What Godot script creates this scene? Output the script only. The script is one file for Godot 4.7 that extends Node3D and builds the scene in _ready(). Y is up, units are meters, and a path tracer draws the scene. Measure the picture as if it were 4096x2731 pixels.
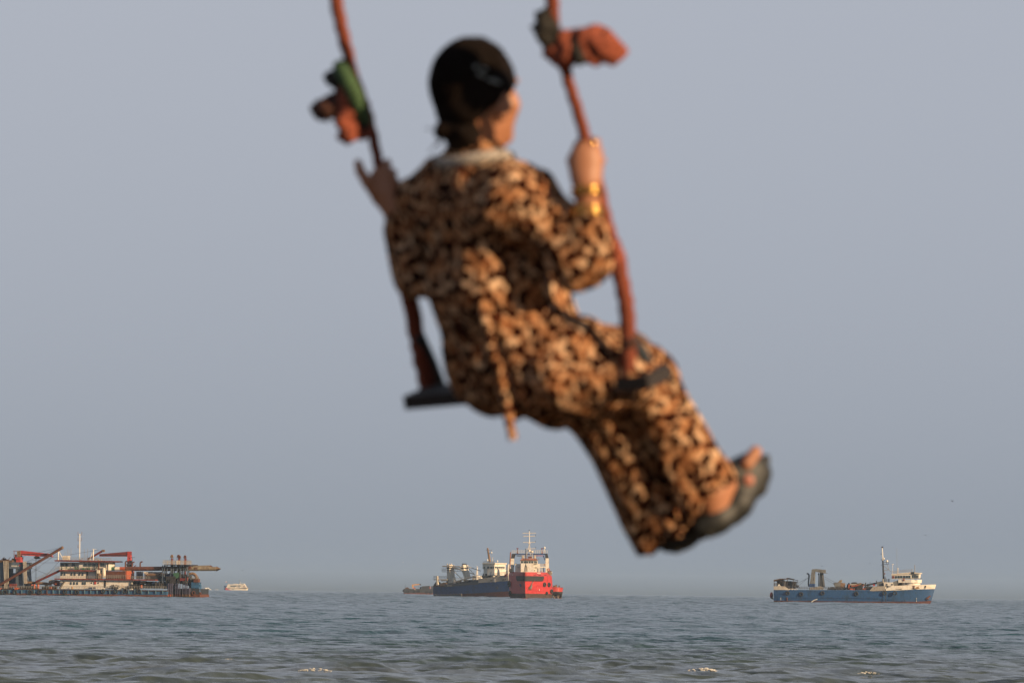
extends Node3D
# A woman on a rope swing above a beach, ships at anchor on a hazy sea behind her.

const F4 := 18368.0        # focal length of the lens, in pixels of a 4096 pixel wide frame
const EYE := 2.2           # camera height above the sea
const FAR_SEA := 5300.0    # distance to the horizon seen from that height
const EXPOSURE := 1.75
const PALE := 0.86          # all paints and cloths were measured for a slightly shorter exposure
const ROLL := 0.012
const SUBJECT := 9.69      # metres from camera to swing

var cam: Camera3D
var cx: Transform3D
var pv := PackedVector3Array()
var pn := PackedVector3Array()
var taken := {}
var M := {}
var rng := RandomNumberGenerator.new()

# ------------------------------------------------------------------ mesh collecting helpers
func T(a: Vector3, b: Vector3, c: Vector3, na: Vector3, nb: Vector3, nc: Vector3) -> void:
	pv.push_back(a)
	pn.push_back(na)
	if (b - a).cross(c - a).dot(na + nb + nc) > 0.0:
		pv.push_back(c); pv.push_back(b)
		pn.push_back(nc); pn.push_back(nb)
	else:
		pv.push_back(b); pv.push_back(c)
		pn.push_back(nb); pn.push_back(nc)

func Q(a: Vector3, b: Vector3, c: Vector3, d: Vector3, n: Vector3) -> void:
	T(a, b, c, n, n, n)
	T(a, c, d, n, n, n)

func QO(a: Vector3, b: Vector3, c: Vector3, d: Vector3, inside: Vector3) -> void:   # flat quad that faces away from a point inside
	var n := (c - a).cross(d - b)
	if n.length() < 1e-12:
		return
	n = n.normalized()
	if n.dot((a + b + c + d) * 0.25 - inside) < 0.0:
		n = -n
	Q(a, b, c, d, n)

func obox(c: Vector3, x: Vector3, y: Vector3, z: Vector3) -> void:   # centre and three half axes
	for s in [-1.0, 1.0]:
		QO(c + x * s - y - z, c + x * s + y - z, c + x * s + y + z, c + x * s - y + z, c)
		QO(c + y * s - x - z, c + y * s + x - z, c + y * s + x + z, c + y * s - x + z, c)
		QO(c + z * s - x - y, c + z * s + x - y, c + z * s + x + y, c + z * s - x + y, c)

func box(a: Vector3, b: Vector3) -> void:
	var h := (b - a).abs() * 0.5
	obox((a + b) * 0.5, Vector3(h.x, 0, 0), Vector3(0, h.y, 0), Vector3(0, 0, h.z))

func tube(pts: Array, rad, n := 8, lobes := 0, twist := 0.0) -> void:
	var rings := []
	var norms := []
	var side := Vector3.ZERO
	var run := 0.0
	for i in pts.size():
		var d: Vector3 = (pts[mini(i + 1, pts.size() - 1)] - pts[maxi(i - 1, 0)]).normalized()
		if side == Vector3.ZERO:
			side = d.cross(Vector3.UP if absf(d.y) < 0.9 else Vector3.RIGHT)
		side = (side - d * side.dot(d)).normalized()
		var up := d.cross(side)
		var r: float = rad if (rad is float or rad is int) else rad[i]
		if i > 0:
			run += (pts[i] - pts[i - 1]).length()
		var ring := PackedVector3Array()
		var nr := PackedVector3Array()
		for k in n:
			var a := TAU * k / n
			var o := side * cos(a) + up * sin(a)
			var rr := r
			if lobes > 0:
				rr = r * (0.78 + 0.26 * absf(cos(lobes * 0.5 * (a + run * twist))))
			ring.push_back(pts[i] + o * rr)
			nr.push_back(o)
		rings.push_back(ring)
		norms.push_back(nr)
	for i in rings.size() - 1:
		for k in n:
			var l := (k + 1) % n
			T(rings[i][k], rings[i][l], rings[i + 1][l], norms[i][k], norms[i][l], norms[i + 1][l])
			T(rings[i][k], rings[i + 1][l], rings[i + 1][k], norms[i][k], norms[i + 1][l], norms[i + 1][k])
	for e in [0, rings.size() - 1]:
		var d: Vector3 = (pts[0] - pts[1]).normalized() if e == 0 else (pts[-1] - pts[-2]).normalized()
		for k in n:
			T(pts[e], rings[e][k], rings[e][(k + 1) % n], d, d, d)

func bar(a: Vector3, b: Vector3, r: float, n := 6) -> void:
	tube([a, b], r, n)

func ball(c: Vector3, r: Vector3, n := 10) -> void:
	var m := n / 2
	for i in m:
		for k in n:
			var q := []
			for e in [[i, k], [i, k + 1], [i + 1, k + 1], [i + 1, k]]:
				var t: float = PI * e[0] / m
				var p: float = TAU * e[1] / n
				q.push_back(Vector3(sin(t) * cos(p), cos(t), sin(t) * sin(p)))
			var nn := []
			for v in q:
				nn.push_back((v / r).normalized())
			T(c + q[0] * r, c + q[1] * r, c + q[2] * r, nn[0], nn[1], nn[2])
			T(c + q[0] * r, c + q[2] * r, c + q[3] * r, nn[0], nn[2], nn[3])

func ring(c: Vector3, u: Vector3, v: Vector3, big: float, small: float, n := 16, m := 8) -> void:
	var w := u.cross(v).normalized()
	for i in n:
		for k in m:
			var q := []
			var nn := []
			for e in [[i, k], [i + 1, k], [i + 1, k + 1], [i, k + 1]]:
				var a: float = TAU * e[0] / n
				var b: float = TAU * e[1] / m
				var o := u * cos(a) + v * sin(a)
				var nr := o.normalized() * cos(b) + w * sin(b)
				nn.push_back(nr)
				q.push_back(c + o * big + nr * small)
			T(q[0], q[1], q[2], nn[0], nn[1], nn[2])
			T(q[0], q[2], q[3], nn[0], nn[2], nn[3])

func prism(front: Array, off: Vector3) -> void:   # outline (roughly in the x-y plane) pushed along off
	var flat := PackedVector2Array()
	var mid := Vector3.ZERO
	for p in front:
		flat.push_back(Vector2(p.x, p.y))
		mid += p
	mid = mid / front.size() + off * 0.5
	var idx := Geometry2D.triangulate_polygon(flat)
	var n := -off.normalized()
	for i in range(0, idx.size(), 3):
		var a: Vector3 = front[idx[i]]
		var b: Vector3 = front[idx[i + 1]]
		var c: Vector3 = front[idx[i + 2]]
		T(a, b, c, n, n, n)
		T(a + off, b + off, c + off, -n, -n, -n)
	var turn := 1.0 if not Geometry2D.is_polygon_clockwise(flat) else -1.0
	for i in front.size():
		var a: Vector3 = front[i]
		var b: Vector3 = front[(i + 1) % front.size()]
		var e := b - a
		var nn := Vector3(e.y, -e.x, 0).normalized() * turn
		nn = (nn - off.normalized() * nn.dot(off.normalized())).normalized()
		Q(a, b, b + off, a + off, nn)

func loft(rows: Array, inside: Vector3, smooth := false) -> void:   # sheet through rows of points
	var nr := []
	if smooth:
		for i in rows.size():
			var l := PackedVector3Array()
			for k in rows[i].size():
				var du: Vector3 = rows[mini(i + 1, rows.size() - 1)][k] - rows[maxi(i - 1, 0)][k]
				var dv: Vector3 = rows[i][mini(k + 1, rows[i].size() - 1)] - rows[i][maxi(k - 1, 0)]
				var nn := du.cross(dv).normalized()
				if nn.dot(rows[i][k] - inside) < 0.0:
					nn = -nn
				l.push_back(nn)
			nr.push_back(l)
	for i in rows.size() - 1:
		for k in rows[i].size() - 1:
			if smooth:
				T(rows[i][k], rows[i + 1][k], rows[i + 1][k + 1], nr[i][k], nr[i + 1][k], nr[i + 1][k + 1])
				T(rows[i][k], rows[i + 1][k + 1], rows[i][k + 1], nr[i][k], nr[i + 1][k + 1], nr[i][k + 1])
			else:
				QO(rows[i][k], rows[i + 1][k], rows[i + 1][k + 1], rows[i][k + 1], inside)

func free_name(called: String) -> String:
	taken[called] = taken.get(called, -1) + 1
	return called if taken[called] == 0 else "%s_%03d" % [called, taken[called]]

func done(called: String, m: Material, parent: Node = null, label := "") -> MeshInstance3D:
	var o := MeshInstance3D.new()
	var arrays := []
	arrays.resize(Mesh.ARRAY_MAX)
	arrays[Mesh.ARRAY_VERTEX] = pv
	arrays[Mesh.ARRAY_NORMAL] = pn
	var me := ArrayMesh.new()
	me.add_surface_from_arrays(Mesh.PRIMITIVE_TRIANGLES, arrays)
	me.surface_set_material(0, m)
	o.mesh = me
	pv = PackedVector3Array()
	pn = PackedVector3Array()
	return put(o, called, parent, label)

func put(o: MeshInstance3D, called: String, parent: Node = null, label := "") -> MeshInstance3D:
	o.name = free_name(called)
	(parent if parent else self).add_child(o, true)
	if label:
		o.set_meta("label", label)
	return o

func thing(called: String, label: String, category: String, at := Vector3.ZERO, turn := 0.0, group := "") -> Node3D:
	var o := Node3D.new()
	o.name = free_name(called)
	add_child(o, true)
	o.position = at
	o.rotation.y = turn
	o.set_meta("label", label)
	o.set_meta("category", category)
	if group:
		o.set_meta("group", group)
	return o

# ------------------------------------------------------------------ materials
func col(r: float, g: float, b: float) -> Color:
	return Color(r, g, b).linear_to_srgb()

func mat(called: String, r: float, g: float, b: float, rough := 0.7, tex: Texture2D = null, scale := 0.2, metal := 0.0) -> StandardMaterial3D:
	var m := StandardMaterial3D.new()
	m.resource_name = called
	m.albedo_color = col(r * PALE, g * PALE, b * PALE)
	m.roughness = rough
	m.metallic = metal
	if tex:
		m.albedo_texture = tex
		m.uv1_triplanar = true
		m.uv1_scale = Vector3.ONE * scale
	M[called] = m
	return m

func noise(seed_: int, freq: float, oct := 3) -> FastNoiseLite:
	var n := FastNoiseLite.new()
	n.seed = seed_
	n.noise_type = FastNoiseLite.TYPE_SIMPLEX_SMOOTH
	n.frequency = freq
	n.fractal_octaves = oct
	return n

func picture(w: int, h: int, f: Callable) -> ImageTexture:
	var im := Image.create(w, h, false, Image.FORMAT_RGB8)
	for y in h:
		for x in w:
			im.set_pixel(x, y, f.call(x, y))
	return ImageTexture.create_from_image(im)

func make_materials() -> void:
	var n1 := noise(3, 0.02, 4).get_seamless_image(256, 256)
	var n2 := noise(4, 0.05, 3).get_seamless_image(256, 256)
	var stn := noise(5, 0.03, 3)
	# weathered paint: pale where sound, browner in patches, with vertical run-off streaks
	var grime := picture(256, 256, func(x, y):
		var a: float = n1.get_pixel(x, y).r
		var b: float = n2.get_pixel(x, y).r
		var s := absf(stn.get_noise_2d(x * 3.0, y * 0.35))
		var rust := clampf((a - 0.56) * 3.2, 0.0, 1.0) * 0.55 + clampf((s - 0.32) * 3.0, 0.0, 1.0) * 0.5
		var v := 0.86 + 0.14 * b
		return Color(v, v, v).lerp(Color(0.66, 0.55, 0.47), clampf(rust, 0.0, 0.8)))
	var clean := picture(256, 256, func(x, y):
		var a: float = n1.get_pixel(x, y).r
		var s := absf(stn.get_noise_2d(x * 3.0, y * 0.35))
		var v: float = 0.93 + 0.07 * n2.get_pixel(x, y).r
		return Color(v, v, v).lerp(Color(0.75, 0.62, 0.50), clampf((a - 0.62) * 2.0, 0.0, 0.3) + clampf((s - 0.4) * 2.0, 0.0, 0.35)))
	var rusty := picture(256, 256, func(x, y):
		var a: float = n1.get_pixel(x, y).r
		var b: float = n2.get_pixel(x, y).r
		return Color(0.62, 0.5, 0.45).lerp(Color(1.0, 0.95, 0.9), clampf(a * 0.9 + (b - 0.5) * 0.9, 0.0, 1.0)))
	# printed cloth: irregular tan flecks, rust brown between, dark brown gaps
	var side := 512
	var p1 := noise(11, 0.030, 1).get_seamless_image(side, 400, false, false, 0.1, false)
	var p2 := noise(23, 0.060, 2).get_seamless_image(side, side, false, false, 0.1, false)
	var p3 := noise(29, 0.012, 2).get_seamless_image(side, side, false, false, 0.1, false)
	var cloth := picture(side, side, func(x, y):
		var yy: float = y * 400.0 / 512.0
		var a: float = lerpf(p1.get_pixel(x, int(yy)).r, p1.get_pixel(x, (int(yy) + 1) % 400).r, yy - floorf(yy)) - 0.5
		var b: float = p2.get_pixel(x, y).r - 0.5
		var c: float = p3.get_pixel(x, y).r - 0.5
		var d := a * 1.15 + b * 0.65 + c * 0.30 - 0.075
		var base := Color(0.105, 0.036, 0.024)
		var rim := Color(0.42, 0.175, 0.068)
		var tan := Color(0.77, 0.65, 0.53).lerp(Color(0.60, 0.42, 0.285), clampf(c * 2.2 + b * 1.5 + 0.45, 0.0, 1.0))
		return base.lerp(rim, smoothstep(-0.17, -0.06, d) * clampf(0.8 + c * 1.5, 0.3, 1.0)).lerp(tan, smoothstep(-0.035, 0.035, d)))
	var strands := noise(31, 0.05, 3)
	var fibre := picture(256, 256, func(x, y):
		var v := 0.72 + 0.75 * strands.get_noise_2d(x * 2.0, y * 2.0) + 0.15 * sin((x + y) * TAU * 8.0 / 256.0)
		return Color(v, v, v).clamp())
	var sandn := noise(41, 0.06, 4).get_seamless_image(256, 256)
	var sandt := picture(256, 256, func(x, y):
		var v: float = 0.8 + 0.35 * (sandn.get_pixel(x, y).r - 0.5)
		return Color(v, v * 0.99, v * 0.97))
	mat("sand", 0.12, 0.10, 0.078, 0.9, sandt, 0.5)
	mat("cloth", 1.0, 1.0, 1.0, 0.95, cloth, 3.0)
	M.cloth.uv1_triplanar_sharpness = 8.0
	M.cloth.metallic_specular = 0.15
	mat("skin", 0.31, 0.132, 0.066, 0.55)
	M.skin.subsurf_scatter_enabled = false
	mat("skin_warm", 0.3440, 0.1290, 0.0860, 0.5)
	mat("hair", 0.0140, 0.0086, 0.0066, 0.7, fibre, 9.0)
	M.hair.metallic_specular = 0.18
	mat("collar_band", 0.5676, 0.4988, 0.4300, 0.9, fibre, 6.0)
	mat("clip", 0.15, 0.165, 0.155, 0.5)
	mat("gold", 0.85, 0.52, 0.14, 0.22, null, 1.0, 1.0)
	mat("sandal", 0.013, 0.015, 0.0145, 0.6, fibre, 7.0)
	mat("sole", 0.028, 0.028, 0.022, 0.7, fibre, 7.0)
	mat("rope", 0.3096, 0.0671, 0.0292, 0.95, fibre, 12.0)
	mat("knot_rope", 0.39, 0.088, 0.040, 0.95, fibre, 12.0)
	mat("rope_dark", 0.0860, 0.0275, 0.0172, 0.95, fibre, 12.0)
	mat("green_cloth", 0.0645, 0.1462, 0.0516, 0.9, fibre, 8.0)
	mat("black_twine", 0.0172, 0.0138, 0.0103, 0.9, fibre, 8.0)
	mat("blue_strap", 0.0172, 0.0301, 0.0430, 0.7, fibre, 8.0)
	mat("seat", 0.022, 0.0146, 0.0146, 0.75, fibre, 5.0)
	# ships
	mat("white", 0.6708, 0.6407, 0.5762, 0.6, clean, 0.11)
	mat("cream", 0.6192, 0.5676, 0.4730, 0.6, clean, 0.14)
	mat("dirty_white", 0.3612, 0.3311, 0.2838, 0.7, grime, 0.2)
	mat("blue", 0.012, 0.072, 0.205, 0.55, grime, 0.07)
	mat("barge_blue", 0.022, 0.100, 0.220, 0.6, grime, 0.12)
	mat("navy", 0.012, 0.050, 0.170, 0.6, grime, 0.07)
	mat("slate", 0.0430, 0.0473, 0.0602, 0.7, grime, 0.1)
	mat("dark_hull", 0.0172, 0.0224, 0.0344, 0.7, grime, 0.1)
	mat("red", 0.4988, 0.0310, 0.0275, 0.5, grime, 0.09)
	mat("red_light", 0.4816, 0.0516, 0.0430, 0.5, grime, 0.09)
	mat("boot_red", 0.1204, 0.0361, 0.0292, 0.8, rusty, 0.12)
	mat("boot_brown", 0.0731, 0.0473, 0.0378, 0.8, rusty, 0.15)
	mat("rust", 0.1462, 0.0559, 0.0310, 0.85, rusty, 0.2)
	mat("crane_red", 0.4472, 0.0473, 0.0361, 0.5, grime, 0.15)
	mat("dark_red", 0.2064, 0.0310, 0.0258, 0.6, rusty, 0.15)
	mat("roof_red", 0.2236, 0.0473, 0.0310, 0.7, rusty, 0.1)
	mat("pink_roof", 0.3612, 0.1720, 0.1290, 0.7, rusty, 0.1)
	mat("orange", 0.4300, 0.0946, 0.0301, 0.6, grime, 0.2)
	mat("yellow", 0.5332, 0.2580, 0.0344, 0.6, grime, 0.2)
	mat("tan_metal", 0.2580, 0.1978, 0.1290, 0.8, rusty, 0.2)
	mat("pale_green", 0.3096, 0.3096, 0.2322, 0.7, rusty, 0.25)
	mat("grey", 0.1462, 0.1548, 0.1548, 0.7, grime, 0.12)
	mat("grey_blue", 0.075, 0.105, 0.145, 0.7, grime, 0.1)
	mat("iron", 0.026, 0.030, 0.038, 0.8, rusty, 0.3)
	mat("black", 0.0103, 0.0112, 0.0129, 0.7)
	mat("rubber", 0.0155, 0.0155, 0.0163, 0.85)
	mat("glass", 0.0301, 0.0473, 0.0559, 0.12)
	mat("tarp_green", 0.0258, 0.0946, 0.0473, 0.85)
	mat("tarp_beige", 0.2408, 0.1978, 0.1462, 0.9, rusty, 0.3)
	mat("rail", 0.22, 0.21, 0.19, 0.7)
	mat("wire", 0.0516, 0.0473, 0.0473, 0.8)
	mat("rib_blue", 0.0860, 0.1720, 0.2322, 0.7, grime, 0.4)
	mat("violet_blue", 0.0860, 0.1032, 0.2064, 0.7, rusty, 0.4)
	mat("paint_white", 0.6450, 0.6192, 0.5676, 0.7)
	mat("heap", 0.1204, 0.0860, 0.0559, 0.95, rusty, 0.3)
	mat("foam", 0.52, 0.51, 0.48, 0.9)
	mat("feather_dark", 0.05, 0.045, 0.04, 0.8)
	mat("feather_pale", 0.5, 0.48, 0.44, 0.8)

# ------------------------------------------------------------------ sea and beach
func build_sea() -> void:
	# fine ripples: whole numbers of waves per tile, so that the tile repeats without a seam
	var side := 512
	var tile := 22.0
	var gx := PackedFloat32Array()
	var gy := PackedFloat32Array()
	gx.resize(side * side)
	gy.resize(side * side)
	rng.seed = 71
	for i in 26:
		var lam := 0.32 * pow(1.13, i) * rng.randf_range(0.85, 1.2)
		var dir := rng.randfn(0.0, 0.6)
		var n := Vector2(roundf(sin(dir) * tile / lam), roundf(cos(dir) * tile / lam))
		if n.length() < 1.0:
			n = Vector2(0, 3)
		var ph := rng.randf() * TAU
		var sl := 0.058 * n.normalized()
		var cxs := PackedFloat32Array()
		var sxs := PackedFloat32Array()
		for x in side:
			cxs.push_back(cos(x * n.x * TAU / side + ph))
			sxs.push_back(sin(x * n.x * TAU / side + ph))
		for y in side:
			var cy := cos(y * n.y * TAU / side)
			var sy := sin(y * n.y * TAU / side)
			var at0 := y * side
			for x in side:
				var v := cxs[x] * cy - sxs[x] * sy
				gx[at0 + x] += v * sl.x
				gy[at0 + x] += v * sl.y
	var hn := Image.create(side, side, false, Image.FORMAT_RGB8)
	for y in side:
		for x in side:
			var v := Vector3(-gx[y * side + x], gy[y * side + x], 1.0).normalized() * 0.5 + Vector3.ONE * 0.5
			hn.set_pixel(x, y, Color(v.x, v.y, v.z))
	var m := mat("water", 1, 1, 1, 0.16)
	m.vertex_color_use_as_albedo = true
	m.normal_enabled = true
	m.normal_texture = ImageTexture.create_from_image(hn)
	m.normal_scale = 1.0
	m.metallic_specular = 0.45
	# waves that are real relief
	var comps := []
	rng.seed = 17
	for i in 42:
		var lam := 0.65 * pow(1.10, i) * rng.randf_range(0.9, 1.1)
		var dir := rng.randfn(0.05, 0.55)
		var k := TAU / lam
		var amp := 0.052 * lam / TAU
		if lam > 2.0:
			amp *= 2.0 / lam
		comps.push_back([lam, k * sin(dir), k * cos(dir), amp, rng.randf() * TAU])
	var groups := noise(5, 0.035, 2)
	var dist := PackedFloat32Array()
	var d := 84.0
	while d < FAR_SEA:
		dist.push_back(d)
		d += maxf(0.26, d * 0.0017)
	dist.push_back(FAR_SEA)
	var ang := PackedFloat32Array()
	for a in [-1.35, -1.1, -0.85, -0.6, -0.42, -0.3, -0.22, -0.18]:
		ang.push_back(a)
	for i in 331:
		ang.push_back(-0.15 + 0.3 * i / 330.0)
	for a in [0.18, 0.22, 0.3, 0.42, 0.6, 0.85, 1.1, 1.35]:
		ang.push_back(a)
	var nc := ang.size()
	var nv := PackedVector3Array()
	var nn := PackedVector3Array()
	var uv := PackedVector2Array()
	var cc := PackedColorArray()
	var total := nc * dist.size()
	nv.resize(total); nn.resize(total); uv.resize(total); cc.resize(total)
	var at := 0
	var cs := cos(0.5)
	var sn := sin(0.5)
	var shal := Color(0.054, 0.068, 0.066)
	var deep := Color(0.015, 0.048, 0.060)
	for r in dist.size():
		var dd := dist[r]
		var step := maxf(0.26, dd * 0.0017)
		var use := []
		for k in comps:
			if k[0] > step * 1.25:
				var near_amp: float = k[3] * clampf((k[0] / step - 1.25) / 0.8, 0.0, 1.0) * smoothstep(12.0, 6.0, k[0])
				var far_amp: float = 0.062 * k[0] / TAU * smoothstep(1.5, 2.2, k[0] / step) * smoothstep(4.6, 3.0, k[0] / step) * lerpf(1.0, 0.45, smoothstep(1500.0, 4500.0, dd))
				use.push_back([k[1], k[2], lerpf(near_amp, far_amp, smoothstep(350.0, 900.0, dd)), k[4]])
		var c := shal.lerp(deep, smoothstep(100.0, 240.0, dd))
		var swell := smoothstep(200.0, 110.0, dd) * 0.55
		for j in nc:
			var x := dd * sin(ang[j])
			var z := -dd * cos(ang[j])
			var h := 0.0
			var hx := 0.0
			var hz := 0.0
			if absf(ang[j]) < 0.19 and use.size() > 0:
				var g := 0.9 + 0.5 * groups.get_noise_2d(x, z * 0.8)
				for k in use:
					var p: float = k[0] * x + k[1] * z + k[3]
					var s := sin(p)
					var co := cos(p)
					h += k[2] * (s + 0.22 * (1.0 - 2.0 * co * co))
					var e: float = k[2] * co * (1.0 + 0.88 * s)
					hx += e * k[0]
					hz += e * k[1]
				g *= 1.0 + swell
				h *= g; hx *= g; hz *= g
			nv[at] = Vector3(x, h, z)
			nn[at] = Vector3(-hx, 1.0, -hz).normalized()
			uv[at] = Vector2(x * cs + z * sn, z * cs - x * sn) / tile
			cc[at] = c
			at += 1
	var idx := PackedInt32Array()
	idx.resize((nc - 1) * (dist.size() - 1) * 6)
	at = 0
	for r in dist.size() - 1:
		for j in nc - 1:
			var a := r * nc + j
			idx[at] = a; idx[at + 1] = a + nc; idx[at + 2] = a + 1
			idx[at + 3] = a + 1; idx[at + 4] = a + nc; idx[at + 5] = a + nc + 1
			at += 6
	var arrays := []
	arrays.resize(Mesh.ARRAY_MAX)
	arrays[Mesh.ARRAY_VERTEX] = nv
	arrays[Mesh.ARRAY_NORMAL] = nn
	arrays[Mesh.ARRAY_TEX_UV] = uv
	arrays[Mesh.ARRAY_COLOR] = cc
	arrays[Mesh.ARRAY_INDEX] = idx
	var me := ArrayMesh.new()
	me.add_surface_from_arrays(Mesh.PRIMITIVE_TRIANGLES, arrays)
	me.surface_set_material(0, m)
	var o := MeshInstance3D.new()
	o.mesh = me
	put(o, "sea")
	o.set_meta("kind", "structure")
	o.set_meta("label", "grey green choppy sea reaching to the horizon")
	# the beach below the swing, out of the frame
	var rows := []
	var bump := noise(9, 0.25, 3)
	for i in 41:
		var z := 40.0 - i * 3.3
		var row := PackedVector3Array()
		for k in 31:
			var x := -60.0 + k * 4.0
			var y := 0.9 - maxf(0.0, -z - 30.0) * 0.025 + bump.get_noise_2d(x, z) * 0.06
			row.push_back(Vector3(x, y, z))
		rows.push_back(row)
	loft(rows, Vector3(0, -50, 0), true)
	var b := done("beach", M.sand)
	b.set_meta("kind", "structure")
	b.set_meta("label", "bare sand below the swing")

func sea_point(px: float, py: float) -> Vector3:     # where a line of sight meets the water
	var dir := cx.basis * Vector3((px - 2048.0) / F4, -(py - 1365.5) / F4, -1.0)
	return cx.origin + dir * (-EYE / dir.y)

func foam_heap(called: String, at: Vector3, wide: float, high: float, deep: float, n: int, sd: int, label: String) -> void:
	rng.seed = sd
	for i in n:
		var t := rng.randf_range(-1.0, 1.0)
		var e := (1.0 - t * t)
		var r := high * rng.randf_range(0.12, 0.38) * (0.35 + 0.65 * e)
		var c := at + Vector3(t * wide * 0.5, rng.randf() * high * 0.75 * e + r * 0.2, rng.randf_range(-0.5, 0.5) * deep)
		ball(c, Vector3(r * rng.randf_range(0.8, 2.4), r * rng.randf_range(0.5, 1.0), r * 1.2), 6)
	var o := done(called, M.foam)
	o.set_meta("kind", "stuff")
	o.set_meta("label", label)

# ------------------------------------------------------------------ smooth bodies: blended capsules and ellipsoids meshed with surface nets
func W(u: float, v: float, z := 0.0) -> Vector3:      # u, v on a 2352 pixel wide frame, z metres nearer to the camera than the swing
	var f := F4 * 2352.0 / 4096.0
	var d := SUBJECT - z
	return cx * Vector3((u - 1176.0) / f * d, -(v - 784.0) / f * d, -d)

func cap(u: float, v: float, z: float, r: float, u2: float, v2: float, z2: float, r2: float, k := 0.03, kind := 0) -> Array:
	return [kind, W(u, v, z), W(u2, v2, z2), r, r2, k]

func capw(a: Vector3, b: Vector3, r: float, r2: float, k := 0.02) -> Array:
	return [0, a, b, r, r2, k]

func ell(c: Vector3, x: Vector3, y: Vector3, z: Vector3, r: Vector3, k := 0.02, kind := 1) -> Array:
	return [kind, c, Basis(x, y, z).transposed(), r, 0.0, k]

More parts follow.
